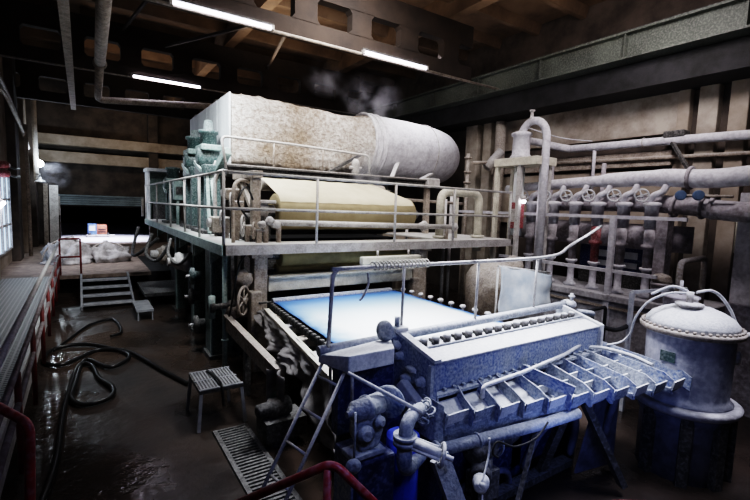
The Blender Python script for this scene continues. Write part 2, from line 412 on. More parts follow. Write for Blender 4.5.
# crane girder on the right
g = thing('crane_girder', 'long grey green crane runway girder high along the right wall', 'girder', (9.5, 8, 5.9))
gm = MB().box(9.4, 9.44, -1.9, 24, 5.95, 6.4).box(9.25, 9.75, -1.9, 24, 6.4, 6.44).box(9.25, 9.75, -1.9, 24, 5.9, 5.94)
gm.build('girder_beam', 'green_beam', g)
MB().box(9.42, 9.58, -1.9, 24, 6.44, 6.52).build('crane_rail', 'dark', g)
for i, yy in enumerate((3, 5, 7, 9, 11, 13, 15.)):
    MB().box(9.27, 9.4, yy, yy + .02, 5.94, 6.4).build('web_stiffener', 'green_beam', g)
struct(MB().box(9.6, 10.6, -1.9, 24, 5.35, 5.88).build('trim_girder_ledge', 'black'))  # black colour stands for the shadow below the girder

# fluorescent tubes under the trusses
def lamp(x0, x1, Y, z, label, energy):
    t = thing('fluorescent_lamp', label, 'lamp', ((x0 + x1) / 2, Y, z), 'fluorescent lamps under the roof trusses')
    MB().box(x0 - .05, x1 + .05, Y - .03, Y + .03, z + .035, z + .07).build('lamp_housing', 'dark', t)
    MB().cyl((x0, Y, z), (x1, Y, z), .024, n=10).build('tube', 'tube', t)
    MB().box(x0 - .05, x0, Y - .04, Y + .04, z - .04, z + .04).build('end_cap', 'steel', t)
    MB().box(x1, x1 + .05, Y - .04, Y + .04, z - .04, z + .04).build('end_cap', 'steel', t)
lamp(1.33, 3.01, 8.22, 5.99, 'lit fluorescent tube above the flat left end of the insulated hood', 60)
lamp(5.06, 6.74, 8.22, 5.99, 'lit fluorescent tube above the right end of the hood, by the steam', 60)
lamp(1.22, 2.9, 13.67, 5.99, 'lit fluorescent tube on the farther truss, smallest of the three', 60)
cd = MB().tube([(-1.9, 13.72, 5.97), (9.3, 13.72, 5.97)], .02, 6).build('conduit_pipe', 'tan')
tag(cd, 'thin conduit running along the underside of the farther truss', 'conduit')
cd = MB().tube([(-1.9, 8.28, 5.96), (9.3, 8.28, 5.96)], .03, 6).build('conduit_pipe', 'tan')
tag(cd, 'thin conduit running along the underside of the nearer truss', 'conduit')

# ceiling ducts, upper left
ct = MB().box(-.22, -.08, 5.5, 17.3, 5.5, 5.6)
for yy in (6, 10, 14, 17): ct.box(-.16, -.14, yy, yy + .02, 5.6, 7.86)
tag(ct.build('cable_tray', 'tan'), 'narrow straight cable tray hanging under the dark ceiling, upper left', 'cable tray')
pp = thing('ceiling_pipe', 'thick pipe under the ceiling that turns right toward the farther tube lamp', 'pipe', (.35, 13.5, 5.4))
MB().tube([(.3, 5.5, 5.5), (.38, 10.9, 5.5)], .1, 12).build('pipe_run', 'tan', pp)
MB().tube(rounded([(.38, 11.1, 5.5), (.42, 13.9, 5.35), (.5, 13.9, 5.3), (3.2, 13.4, 5.45)], .12), .085, 10).build('pipe_elbow_run', 'tan', pp)
MB().torus((.38, 11.0, 5.5), (0, 1, 0), .1, .03).build('coupling', 'tan', pp)

# left wall pipes and lamps
lp = thing('wall_pipe', 'bundle pipe sloping along the upper left wall and down beside a pilaster', 'pipe', (-1.7, 15, 3))
MB().tube(rounded([(-1.7, 6, 5.2), (-1.7, 15.2, 5.75), (-1.7, 20.5, 5.0), (-1.65, 21.2, 4.5)], .5), .07, 8).build('upper_run', 'steel', lp)
MB().tube(rounded([(-1.62, 6, 4.9), (-1.62, 15.4, 5.4), (-1.62, 20.2, 4.8)], .5), .05, 8).build('lower_run', 'tan', lp)
tag(MB().tube([(-1.5, 22.4, 6.6), (-1.5, 22.4, 3.4)], .09, 10).build('drain_pipe', 'steel'), 'vertical pipe beside the bright floodlight on the left wall', 'pipe')
tag(MB().tube([(-1.58, 19.8, 5.2), (-1.58, 19.8, .6)], .06, 10).build('drain_pipe', 'tan'), 'thin brown vertical pipe left of the bright floodlight', 'pipe')
fl = thing('floodlight', 'bright white floodlight shining on a bracket at the left wall', 'floodlight', (-1.4, 22.5, 3.9))
MB().lathe((-1.42, 22.62, 4.05), (.12, -1, -.1), [(0, .05), (.04, .13), (.2, .15), (.24, .15)]).build('lamp_housing', 'steel', fl)
MB().lathe((-1.39, 22.37, 4.03), (.12, -1, -.1), [(0, .13), (.02, .11), (.03, .05)]).build('lens', 'flood', fl)
MB().bar((-1.6, 22.6, 4.05), (-1.4, 22.6, 4.05), .04, .04).build('bracket', 'dark', fl)
f2 = thing('floodlight', 'small unlit domed lamp below the bright floodlight on the left wall', 'floodlight', (-1.35, 22.3, 3.2))
MB().lathe((-1.38, 22.3, 3.5), (0, 0, -1), [(0, .03), (.1, .06), (.16, .17), (.22, .2)]).build('lamp_shade', 'alu', f2)
MB().tube([(-1.38, 22.3, 3.5), (-1.38, 22.3, 3.62), (-1.5, 22.3, 3.62)], .02, 6).build('bracket', 'dark', f2)
for i, (z, lb) in enumerate(((3.55, 'upper dark red valve body on the left wall above the window'), (3.32, 'lower dark red valve body on the left wall above the window'))):
    v = thing('wall_valve', lb, 'valve', (-1.75, 15.6, z))
    MB().lathe((-1.9, 15.7, z), (1, 0, 0), [(0, .09), (.05, .11), (.2, .11), (.28, .06)]).build('valve_body', 'darkred', v)
    MB().tube([(-1.72, 15.7, z), (-1.6, 16.6, z - .05), (-1.6, 17.6, z)], .035, 6).build('stub_pipe', 'dark', v)
wl = thing('wall_lamp', 'small lit white lamp in front of the left window', 'lamp', (-1.8, 15.6, 2.5))
MB().tube([(-1.82, 15.1, 2.42), (-1.82, 15.9, 2.52)], .05, 8).build('tube', 'indicator', wl)
MB().box(-1.92, -1.84, 15.05, 15.95, 2.42, 2.56).build('lamp_housing', 'steel', wl)
for i, (x, yy, h, lb) in enumerate(((-1.35, 24.1, 2.7, 'thin plank leaning on the back wall left of the loading opening'), (-1.15, 24.2, 2.2, 'darker shorter plank beside the loading opening, leaning on the back wall'),
                                (-1.0, 22.7, 2.6, 'grey board standing below the unlit domed lamp'))):
    tag(MB().bar((x, yy - .2, .6), (x + .02, yy + .15, .6 + h), .16 if i < 2 else .3, .04, (0, 1, 0)).build('plank', ('tan', 'wood', 'steel')[i]), lb, 'plank', 'planks by the back wall')

# ------------------------------------------------------------------ walkway, landing, stairs on the left
struct(MB().box(-1.95, -.62, -.4, 14.5, .5, .58).build('floor_walkway', 'dark'))
struct(MB().box(-1.9, -.66, 2.5, 14.5, .58, .6).build('floor_walkway_grating', 'grating'))
struct(MB().box(-.66, -.62, 3, 14.5, .3, .72).build('trim_walkway_kerb', 'rail'))
struct(MB().box(-1.95, -.8, 2, 14.5, 0, .5).build('floor_walkway_base', 'darkwall'))
struct(MB().box(-1.95, 1.66, 14.5, 24.6, .5, .6).box(1.66, 4.2, 19.5, 24.6, .5, .6).build('floor_landing', 'wood'))
struct(MB().box(-1.95, 3.4, 15.2, 24.6, 0, .5).build('floor_landing_shade', 'black'))  # black block standing for the dark opening below the landing
def rail_run(label, name, base_pts, h, mat_post, mat_top, mat_mid, posts, r=.024, mids=(.5,), parent_loc=None, group=None, postr=None, cat='railing'):
    """guard rail whose foot follows base_pts; posts at the listed (x, y, z)"""
    t = thing(name, label, cat, posts[0], group)
    MB().tube(rounded([V(p) + V((0, 0, h)) for p in base_pts], .1), r * 1.1, 8).build('top_rail', mat_top, t)
    for q in mids:
        MB().tube([V(p) + V((0, 0, h * q)) for p in base_pts], r, 8).build('mid_rail', mat_mid, t)
    for p in posts:
        MB().cyl(p, V(p) + V((0, 0, h)), postr or r, n=8).build('post', mat_post, t)
    return t
rail_run('long red posted guard rail with pale pipes beside the grating walkway', 'walkway_railing', [(-.5, 2.6, .7), (-.56, 14.4, .6)], .92, 'dimred', 'rail', 'dimrail',
         [(-.5 - .011 * k, 3.2 + 1.55 * k, .3) for k in range(8)], r=.026, mids=(.28, .62))
rail_run('short red guard rail at the head of the small landing stairs', 'landing_railing', [(-.55, 14.6, .6), (-.08, 14.6, .6)], 1.0, 'dimred', 'dimred', 'dimred',
         [(-.55, 14.6, .6), (-.08, 14.6, .6)], r=.025)
st = thing('landing_stairs', 'short open metal stairs with four pale treads up to the landing', 'stairs', (.5, 13.4, 0))
for k in range(4):
    z = .08 + .13 * k; yy = 12.7 + .45 * k
    MB().box(-.06, 1.04, yy, yy + .28, z, z + .04).build('tread', 'alu', st)
for x in (-.08, 1.04):
    MB().bar((x, 12.62, .03), (x, 14.5, .58), .05, .12).build('stringer', 'alu', st)
sp = thing('small_step', 'low metal step box on the floor right of the small landing stairs', 'step', (1.2, 11.4, 0))
MB().box(.95, 1.3, 11.0, 12.1, .2, .25).build('step_top', 'alu', sp)
for x in (.97, 1.26):
    for yy in (11.02, 12.05): MB().box(x, x + .03, yy, yy + .03, 0, .2).build('leg', 'alu', sp)
bt = MB().box(1.25, 2.3, 12.3, 14.2, .28, .36).box(1.3, 1.4, 12.4, 12.5, 0, .28).box(2.1, 2.2, 12.4, 12.5, 0, .28).box(1.3, 1.4, 14.0, 14.1, 0, .28)
tag(bt.build('low_platform', 'dark'), 'dark low steel platform right of the landing stairs', 'platform')

def sackfn(c, rx, ry, rz, seed, name, label):
    mb = MB(); n, k = 36, 16; c = V(c); rings = []
    for j in range(1, k):
        th = PI / 2 * (j / k) ** .8; row = []
        for i in range(n):
            ph = 2 * PI * i / n; d = V((math.sin(th) * math.cos(ph), math.sin(th) * math.sin(ph), math.cos(th)))
            f = 1 + .4 * noise.noise(d * 2.2 + V((seed, 3, 1))) + .22 * noise.noise(d * 6 + V((seed, 0, 5)))
            row.append(mb.bm.verts.new(c + V((d.x * rx, d.y * ry, max(0, d.z) * rz)) * f))
        rings.append(row)
    rings.append([mb.bm.verts.new(V((v.co.x, v.co.y, c.z))) for v in rings[-1]])
    for a, b_ in zip(rings, rings[1:]): mb.bridge(a, b_)
    mb.face(list(rings[0])); mb.face(list(reversed(rings[-1])))
    t = thing(name, label, 'sack', c)
    mb.build('sack_body', 'sack', t)
    rp = MB()
    pts = []
    for i in range(14):
        th = -PI / 2 + PI * i / 13
        pts.append(c + V((math.sin(th) * rx * 1.06, -.1 * rx, math.cos(th) * rz * 1.09)))
    rp.tube(pts, .025, 6); rp.build('strap', 'tan', t)
sackfn((-.42, 17.2, .6), .66, .55, .74, 1.3, 'bulk_bag', 'crumpled dirty white bulk bag heaped behind the red rail')
sackfn((.68, 17.4, .6), .6, .5, .6, 7.7, 'bulk_bag', 'rounder white bulk bag with dark folds on the landing, right of the other')
# vehicle in the annex
tr = thing('loader_truck', 'small blue and orange loader standing in the bright opening', 'truck', (.5, 28.5, .6))
MB().box(.62, 1.1, 28.4, 29.4, .72, 1.25).build('body', 'orange', tr, bevel=.04)
MB().box(.2, .62, 28.3, 29.5, .7, 1.3).build('cab', 'bluepaint', tr, bevel=.05)
MB().box(.27, .55, 28.27, 28.3, .95, 1.22).build('cab_window', 'hoodside', tr)
MB().box(.68, 1.04, 28.37, 28.4, .98, 1.04).build('grille', 'black', tr)
MB().box(.68, 1.04, 28.37, 28.4, .84, .9).build('grille', 'black', tr)
MB().box(.15, 1.45, 28.2, 28.4, .64, .72).build('bumper', 'steel', tr)
for x in (.15, 1.0):
    MB().cyl((x + .08, 28.35, .73), (x + .2, 28.35, .73), .12, n=16).build('wheel', 'rubber', tr)

# ================================================================== DECK
D = 2.1
dk = thing('machine_deck', 'raised dusty service deck around the press, with thick steel edge', 'deck', (1.71, 6.62, 1.95))
MB().box(1.73, 8.15, 6.64, 7.15, D - .03, D).box(1.73, 2.55, 7.15, 16.2, D - .03, D).box(6.3, 8.15, 7.15, 9.0, D - .03, D).build('deck_plate', 'deck', dk)
MB().box(1.71, 8.19, 6.6, 6.66, D - .15, D + .005).build('front_edge_beam', 'deck_edge', dk)
MB().box(1.69, 1.75, 6.6, 16.2, D - .15, D + .005).build('side_edge_beam', 'mint', dk)
MB().box(8.13, 8.19, 6.6, 9.0, D - .12, D + .005).build('end_edge_beam', 'deck_edge', dk)
for yy in (7.6, 8.8, 10.4, 12, 13.8):
    MB().prism([(1.76, yy, D - .04), (2.3, yy, D - .04), (1.76, yy, D - .4)], (0, .06, 0)).build('bracket', 'mint', dk)
H = 1.09
rl = thing('deck_railing', 'pale pipe guard rail around the left side and front of the deck', 'railing', (1.73, 6.64, D))
MB().tube([(8.1, 6.64, D + H - .03), (1.73, 6.64, D + H)], .024, 8).build('top_rail', 'rail', rl)
MB().tube([(1.73, 6.64, D + H), (1.73, 16.2, D + H)], .022, 8).build('top_rail', 'rail', rl)
MB().tube([(8.1, 6.64, D + .52), (1.73, 6.64, D + .55)], .022, 8).build('mid_rail', 'rail', rl)
MB().tube([(1.73, 6.64, D + .55), (1.73, 16.2, D + .55)], .022, 8).build('mid_rail', 'rail', rl)
for x in (1.73, 3.25, 4.86, 6.35, 8.08):
    MB().cyl((x, 6.64, D), (x, 6.64, D + H), .024, n=8).build('post', 'rail', rl)
for yy in (8.26, 9.61, 11.33, 13.6, 16.15):
    MB().cyl((1.73, yy, D), (1.73, yy, D + H), .022, n=8).build('post', 'rail', rl)
# cabinet frame at the far end of the deck
cb = thing('end_cabinet', 'white framed open cabinet standing at the far left end of the deck', 'cabinet', (2.2, 16.2, D))
for x in (1.78, 2.66): MB().box(x, x + .07, 16.1, 16.2, D, 3.68).build('post', 'hoodside', cb)
MB().box(1.76, 2.75, 16.05, 17.0, 3.66, 3.76).build('top', 'hoodside', cb)
MB().box(1.85, 2.7, 16.9, 16.95, D, 3.66).build('back_panel', 'mint', cb)
MB().box(1.8, 1.83, 16.2, 16.95, D, 3.66).build('side_panel', 'hoodside', cb)
MB().box(1.95, 2.3, 16.15, 16.6, D, 2.6).build('control_box', 'dark', cb)

# ------------------------------------------------------------------ green press stands behind the railing
def press_stand(x, y, s, label, htop):
    t = thing('press_stand', label, 'press', (x, y, D), 'green press stands on the deck')
    z = D
    # casting: two legs and an arch
    for dy in (-.42, .2):
        MB().prism([(x - .15, y + dy * s, z), (x - .15, y + (dy + .24) * s, z), (x - .15, y + (dy + (.1 if dy < 0 else .16)) * s + .06, z + 1.25 * s), (x - .15, y + (dy + (.02 if dy < 0 else .02)) * s + .02, z + 1.25 * s)], (.3, 0, 0)).build('leg', 'green', t, bevel=.015)
    MB().box(x - .18, x + .2, y - .45 * s, y + .5 * s, z + 1.22 * s, z + 1.42 * s).build('cross_head', 'green', t, bevel=.02)
    MB().lathe((x - .24, y, z + 1.58 * s), (1, 0, 0), [(0, .1), (.03, .2), (.4, .2), (.45, .12)], 20).build('bearing_housing', 'green', t)
    MB().box(x - .2, x + .2, y - .3 * s, y + .3 * s, z + 1.72 * s, z + 1.84 * s).build('cap', 'mint', t, bevel=.02)
    MB().lathe((x, y, z + 1.84 * s), (0, 0, 1), [(0, .16), (.22, .16), (.24, .2), (.3, .2), (.32, .1), (htop, .08), (htop + .02, .02)], 16).build('cylinder', 'green', t)
    MB().bar((x - .22, y - .3 * s, z + 1.3 * s), (x - .22, y + .3 * s, z + 1.5 * s), .04, .07).build('lever', 'mint', t)
    MB().box(x - .25, x + .25, y - .6 * s, y + .6 * s, z, z + .07).build('base_plate', 'dark', t)
    return t
press_stand(2.2, 9.6, .97, 'tall green cast press stand nearest the hood corner, pale lever on its side', .5)
press_stand(2.25, 11.2, 1.0, 'second green cast press stand, behind the tallest one', .45)
press_stand(2.15, 13.6, .68, 'lowest green press stand, farthest along the deck toward the white cabinet', .3)
# pneumatic cylinder on a slanting mint arm
pa = thing('tension_lever', 'pale mint slanting arm with cylinder leaning from the green stand to the hood', 'machine arm', (2.3, 9.2, 2.4))
MB().bar((2.25, 9.7, 3.15), (2.35, 8.7, 3.72), .14, .16).build('arm_beam', 'mint', pa, bevel=.02)
MB().cyl((2.2, 9.3, 2.15), (2.2, 9.3, 3.3), .09, n=14).build('cylinder', 'mint', pa)
MB().cyl((2.2, 9.3, 3.3), (2.25, 9.2, 3.55), .03, n=8).build('rod', 'steel', pa)
MB().bar((2.05, 8.9, 2.12), (2.1, 9.3, 3.3), .06, .1).build('stay', 'mint', pa)
bx = thing('control_box', 'mint control box on a post at the far railing', 'control box', (2.1, 12.6, D))
MB().box(2.0, 2.25, 12.5, 12.75, 2.75, 3.25).build('box_body', 'mint', bx, bevel=.02)
MB().cyl((2.1, 12.6, D), (2.1, 12.6, 2.76), .04, n=8).build('pedestal', 'mint', bx)
MB().box(2.04, 2.2, 12.46, 12.5, 2.9, 3.1).build('dial_plate', 'dark', bx)

# end-frame of the press section just inside the corner
ef = thing('roll_end_frame', 'rusty brown end frame holding the felt roll bearings by the deck corner', 'machine frame', (2.45, 7.3, D))
for yy in (7.25, 8.15):
    MB().box(2.36, 2.5, yy, yy + .14, D, 3.22).build('upright', 'tan', ef, bevel=.01)
MB().box(2.34, 2.52, 7.2, 8.35, 3.16, 3.28).build('top_beam', 'tan', ef, bevel=.01)
MB().bar((2.43, 7.3, 2.5), (2.43, 8.1, 3.15), .08, .08).build('diagonal', 'tan', ef)
MB().box(2.3, 2.56, 7.15, 8.3, D, D + .1).build('foot_beam', 'dark', ef)
for i, (x, yy, z, R, lb, mt) in enumerate(((2.2, 7.25, 2.36, .17, 'spoked wheel low at the deck corner end frame', 'rail'), (2.1, 7.55, 2.75, .15, 'spoked wheel above the low one at the deck corner frame', 'rail'),
                                       (2.3, 7.0, 2.3, .13, 'small spoked wheel in front of the low corner wheel', 'tan'), (2.05, 8.0, 2.45, .14, 'spoked wheel behind the corner railing post, farther along the deck', 'steel'))):
    w = thing('adjusting_wheel', lb, 'handwheel', (x, yy, z - R), 'hand wheels around the deck corner frame')
    handwheel((x, yy, z), (1, -.5, 0), R, .016, mt, w, 'rim')
    MB().cyl((x, yy, z), (x + .2, yy - .02, z), .02, n=8).build('spindle', 'steel', w)
    MB().box(x + .04, x + .12, yy - .04, yy + .04, D, z).build('stand', 'tan', w)
brg = thing('roll_bearing', 'pale dusty bearing housing at the left end of the cream felt roll', 'bearing', (2.62, 7.4, D))
MB().lathe((2.5, 7.5, 2.62), (1, 0, 0), [(0, .08), (.02, .14), (.16, .15), (.2, .1), (.34, .1)], 18).build('bearing_housing', 'steel', brg)
MB().box(2.52, 2.72, 7.38, 7.62, D - .05, 2.52).build('pedestal', 'dark', brg)
MB().box(2.42, 2.8, 7.3, 7.6, 2.74, 2.8).build('cap', 'steel', brg, bevel=.02)
cl = MB()
for (x, yy, z, r) in ((2.42, 6.95, 2.4, .07), (2.55, 6.95, 2.46, .08), (2.66, 6.98, 2.4, .09), (2.78, 7.0, 2.42, .06)): cl.blob((x, yy, z), r, r * .9, r * .8, x * 9, .3)
sc = thing('shower_pipe', 'horizontal crusted spray pipe on clamps in front of the cream felt roll', 'pipe', (4, 7, 2.2))
MB().tube([(2.5, 7.0, 2.43), (6.7, 7.0, 2.36)], .052, 12).build('pipe_run', 'steel', sc)
cl.build('clamp', 'steel', sc)
for a in (((5.9, 7.05, 2.38), .12, .1, .1, 3, .3), ((6.72, 7.0, 2.36), .09, .08, .09, 5, .3)): MB().blob(*a).build('clamp', 'steel', sc)
for x in (2.5, 2.72, 6.5): MB().cyl((x, 7.0, D), (x, 7.0, 2.4), .045, n=10).build('support_post', 'tan', sc)

# felt and rolls
def roll(x0, x1, y, z, r, mat, label, name='press_roll'):
    t = thing(name, label, 'roll', ((x0 + x1) / 2, y, z - r))
    MB().lathe((x0, y, z), (1, 0, 0), [(0, r * .93), (.02, r), (x1 - x0 - .02, r), (x1 - x0, r * .93)], 40).build('roll_shell', mat, t)
    MB().cyl((x0 - .22, y, z), (x0, y, z), r * .3, n=14).build('journal', 'dark', t)
    MB().cyl((x1, y, z), (x1 + .22, y, z), r * .3, n=14).build('journal', 'dark', t)
    return t
fr = roll(2.82, 5.82, 7.5, 2.6, .32, 'roll_under', 'large felt covered roll at the front of the upper press', 'felt_roll')
def feltfn(u, v):
    x = 2.84 + u * 2.92
    # v 0 at top back, 1 below the roll front
    if v < .6:
        t = v / .6; y = 8.15 + (7.36 - 8.15) * t; z = 3.22 + (2.9 - 3.22) * t
        x = (2.84 - .02 * (1 - t)) + u * (2.92 - .42 * (1 - t))
    else:
        t = (v - .6) / .4; a = PI / 2 + .48 + t * .55
        y = 7.5 + .315 * math.cos(a); z = 2.62 + .315 * math.sin(a)
    return V((x, y, z + .004 * math.sin(u * 40)))
tag(MB().grid(feltfn, 40, 40).build('press_felt', 'roll_cream'), 'wide cream felt sheet sloping down over the upper front roll', 'felt')
roll(2.85, 5.7, 8.3, 3.1, .12, 'tan', 'thin dark roll at the top edge of the cream felt', 'guide_roll')
roll(2.8, 5.9, 8.5, 2.45, .33, 'dark', 'dark press roll half hidden behind the cream felt roll')
roll(2.75, 5.45, 7.05, 1.86, .17, 'roll_brown', 'upper brown felt roll under the deck edge', 'felt_roll')
roll(2.75, 5.45, 7.2, 1.60, .12, 'roll_brown', 'lower brown felt roll just above the pale cross beam', 'felt_roll')
roll(2.7, 5.5, 8.1, 1.5, .4, 'dark', 'big dark couch roll deep below the deck')
cbm = thing('cross_beam', 'pale dusty cross beam above the far end of the forming wire', 'beam', (4, 6.85, 1.3))
MB().box(2.5, 5.5, 6.85, 7.0, 1.3, 1.53).build('beam_body', 'cream', cbm, bevel=.015)
MB().box(2.5, 5.5, 6.8, 7.02, 1.53, 1.56).build('beam_flange', 'cream', cbm)
# columns below deck front
for (x0, x1, yy, lb, mt) in ((2.24, 2.46, 6.78, 'left tan column carrying the deck front beside the wire', 'tan'), (5.52, 5.86, 6.85, 'right tan column carrying the deck front beside the wire', 'tan')):
    t = thing('deck_column', lb, 'column', ((x0 + x1) / 2, yy, 0))
    MB().box(x0, x1, yy, yy + .3, 0, D - .15).build('shaft', mt, t, bevel=.015)
    MB().box(x0 - .06, x1 + .06, yy - .06, yy + .36, D - .22, D - .15).build('cap_plate', mt, t)
    MB().box(x0 - .08, x0 + .1, yy - .1, yy + .1, .7, 1.35).build('bearing_block', 'tan', t, bevel=.02)
lf = thing('light_fitting', 'white rectangular fitting hung below the front deck edge', 'light fitting', (4.7, 6.45, 1.7))
MB().box(4.05, 5.35, 6.42, 6.56, 1.72, 1.86).build('fitting_body', 'cream', lf, bevel=.02)
for x in (4.4, 5.1): MB().cyl((x, 6.5, 1.86), (x, 6.5, 1.96), .02, n=6).build('hanger', 'steel', lf)

# clutter of the drive side above the deck corner
rng = random.Random(11)
for i, (pts, r, mt, lb) in enumerate((
    ([(2.0, 7.1, D), (2.0, 7.1, 2.9), (2.15, 7.3, 3.1), (2.4, 7.6, 3.1)], .03, 'tan', 'thin rusty pipe bending over the wheels by the deck corner'),
    ([(2.1, 8.6, D), (2.1, 8.6, 3.2), (2.3, 8.4, 3.3)], .035, 'steel', 'grey pipe rising between the wheels and the green stand'),
    ([(2.2, 7.0, 2.5), (2.05, 7.0, 2.75), (2.2, 7.1, 3.0), (2.35, 7.2, 2.8)], .018, 'rubber', 'black air hose looped beside the rusty end frame'))):
    tag(MB().tube(spline(pts, 6), r, 8).build('bent_tube', mt), lb, 'pipe')
for i, (x, y, z, sx, lb) in enumerate(((2.2, 7.9, 2.9, .12, 'dusty bracket block halfway up the rusty end frame'), (2.15, 8.5, 2.35, .17, 'crusted gear casing low behind the corner wheels'))):
    t = thing('casing_block', lb, 'gearbox', (x, y, z - sx))
    MB().box(x - sx, x + sx, y - sx, y + sx, z - sx, z + sx * .7).build('casing', 'tan', t, bevel=.03)
    MB().cyl((x - sx - .06, y, z), (x - sx, y, z), sx * .5, n=14).build('cover', 'steel', t)
    MB().cyl((x, y, D), (x, y, z - sx), sx * .3, n=8).build('stand', 'dark', t)
# ------------------------------------------------------------------ hood and duct
def sec(x, mix, n=48, y0=9.0, y1=12.8, z0=3.45, z1=4.93, cy=9.8, cz=4.3, r=.77):
    """cross-section: rounded rectangle (mix 0) to circle (mix 1)"""
    pts = []
    for i in range(n):
        a = 2 * PI * (i + .5) / n
        c, s_ = math.cos(a), math.sin(a)
        e = .16
        k = (abs(c) ** (2 / e) + abs(s_) ** (2 / e)) ** (-e / 2)
        ry = (y0 + y1) / 2 + (y1 - y0) / 2 * c * k; rz = (z0 + z1) / 2 + (z1 - z0) / 2 * s_ * k
        oy = cy + r * c; oz = cz + r * s_
        pts.append(V((x, ry * (1 - mix) + oy * mix, rz * (1 - mix) + oz * mix)))
    return pts
hd = thing('insulated_hood', 'huge box shaped hood with rough sprayed insulation above the press', 'hood', (4, 9, 3.4))
hm = MB(); prev = None; nx = 60
for i in range(nx + 1):
    t = i / nx; x = 2.5 + t * 3.5
    mix = 0 if x < 4.6 else ((x - 4.6) / 1.4) ** 1.3
    sag = .14 * t
    row = []
    for p in sec(x, mix, n=160, z1=4.95 - sag):
        nn = noise.noise(p * 5) * .025 + noise.noise(p * 13) * .022 + noise.noise(p * 1.6) * .035
        d = V((0, p.y - 10.5, p.z - 4.2)); d = V((0, math.copysign(1, d.y) if abs(d.y) > 1.7 else 0, math.copysign(1, d.z) if abs(d.z) > .5 else 0))
        row.append(hm.bm.verts.new(p + d * nn))
    if prev: hm.bridge(prev, row)
    prev = row
hm.face(prev)
hm.build('hood_shell', 'insul', hd)
hp = MB()
for k in range(4):
    hp.box(2.46, 2.5, 9.02 + k * .95, 9.02 + (k + 1) * .95 - .02, 3.47, 4.9)
hp.build('end_panel', 'hoodside', hd, bevel=.01)
dc = thing('exhaust_duct', 'round white exhaust duct leaving the right end of the hood', 'duct', (7.5, 9.8, 3.5))
pts = [(6.0, 9.8, 4.3), (6.5, 9.8, 4.3), (7.2, 9.8, 4.29), (7.9, 9.82, 4.27)] + [V((7.9, 11.1, 4.27)) + V((math.sin(a) * 1.35, -math.cos(a) * 1.28, -.02 * a)) for a in (0.2, .4, .6, .8, 1.0, 1.2, 1.4, 1.57)] + [(9.25, 12.5, 4.2), (9.25, 14, 4.2)]
MB().tube(pts, [.78, .78, .78, .77] + [.76, .75, .75, .74, .74, .73, .73, .72, .7, .7], 48).build('duct_shell', 'plaster', dc)
cm = MB()
for x, R in ((5.98, .8), (6.14, .8), (6.3, .79)): cm.torus((x, 9.8, 4.3), (1, 0, 0), R - .015, .035, 48, 8)
cm.build('collar', 'plaster', dc)
for x in (7.2, 8.0): MB().torus((x, 9.82, 4.28), (1, 0, .0), .77, .012, 40, 6).build('seam_band', 'steel', dc)
hb = thing('hood_support_beam', 'dark channel beam with dust running under the hood front', 'beam', (5.6, 8.6, 3.3))
MB().box(2.3, 7.5, 8.62, 8.7, 3.3, 3.44).box(2.3, 7.5, 8.55, 8.75, 3.42, 3.45).box(2.3, 7.5, 8.58, 8.75, 3.28, 3.31).build('channel', 'dark', hb)
MB().box(2.3, 7.5, 8.55, 8.75, 3.45, 3.47).build('dust_ledge', 'steel', hb)
MB().box(7.2, 7.6, 8.5, 8.8, 3.28, 3.5).build('end_plate', 'rail', hb, bevel=.02)
for x in (2.5, 7.3): MB().box(x, x + .12, 8.66, 8.78, D, 3.3).build('post', 'tan', hb)
hr = thing('hood_railing', 'thin bent pipe rail along the front of the insulated hood', 'railing', (3.8, 8.6, 3.45))
MB().tube(rounded([(2.3, 8.6, 3.3), (2.2, 8.6, 3.97), (3.6, 8.6, 3.96), (5.5, 8.6, 3.9), (5.52, 8.6, 3.45)], .12), .026, 8).build('top_rail', 'rail', hr)
for x in (3.23, 4.32): MB().cyl((x, 8.6, 3.45), (x, 8.6, 3.95), .02, n=8).build('post', 'tan', hr)
MB().bar((4.55, 8.75, 3.47), (5.35, 8.75, 3.92), .1, .06).build('brace', 'dark', hr)
hv = thing('hood_valve', 'small crusted pale valve standing at the hood railing end', 'valve', (5.15, 8.62, 3.46))
MB().lathe((5.15, 8.62, 3.46), (0, 0, 1), [(0, .06), (.05, .09), (.12, .07), (.2, .1), (.28, .08), (.34, .04)], 14).build('valve_body', 'steel', hv)
MB().cyl((5.0, 8.62, 3.6), (5.3, 8.62, 3.6), .035, n=8).build('spindle', 'steel', hv)
for (a, bq) in (((6.3, 8.9, 3.45), (6.75, 9.2, 3.95)), ((7.1, 8.9, 3.35), (7.9, 9.1, 3.62))):
    pass
db = thing('duct_bracket', 'pair of slanting stays below the white exhaust duct', 'bracket', (7, 8.9, 3.4))
MB().bar((6.3, 8.85, 3.4), (6.85, 9.25, 4.0), .1, .05).build('stay', 'steel', db)
MB().bar((7.0, 8.85, 3.35), (7.9, 9.2, 3.68), .12, .05).build('stay', 'steel', db)

# cream inverted-U pipe on the deck right
up = thing('vent_loop_pipe', 'thick cream pipe bent like a staple on the right end of the deck', 'pipe', (7.05, 7.2, D))
MB().tube(rounded([(6.48, 7.2, D), (6.48, 7.2, 3.12), (7.66, 7.2, 3.12), (7.66, 7.2, D - .3)], .25, 8), .095, 18).build('pipe_run', 'cream', up)
MB().cyl((7.0, 7.25, D), (7.0, 7.25, 3.06), .05, n=12).build('stay_pipe', 'cream', up)
MB().torus((6.48, 7.2, D + .04), (0, 0, 1), .12, .03).torus((7.66, 7.2, D + .04), (0, 0, 1), .13, .03).build('flange', 'cream', up)
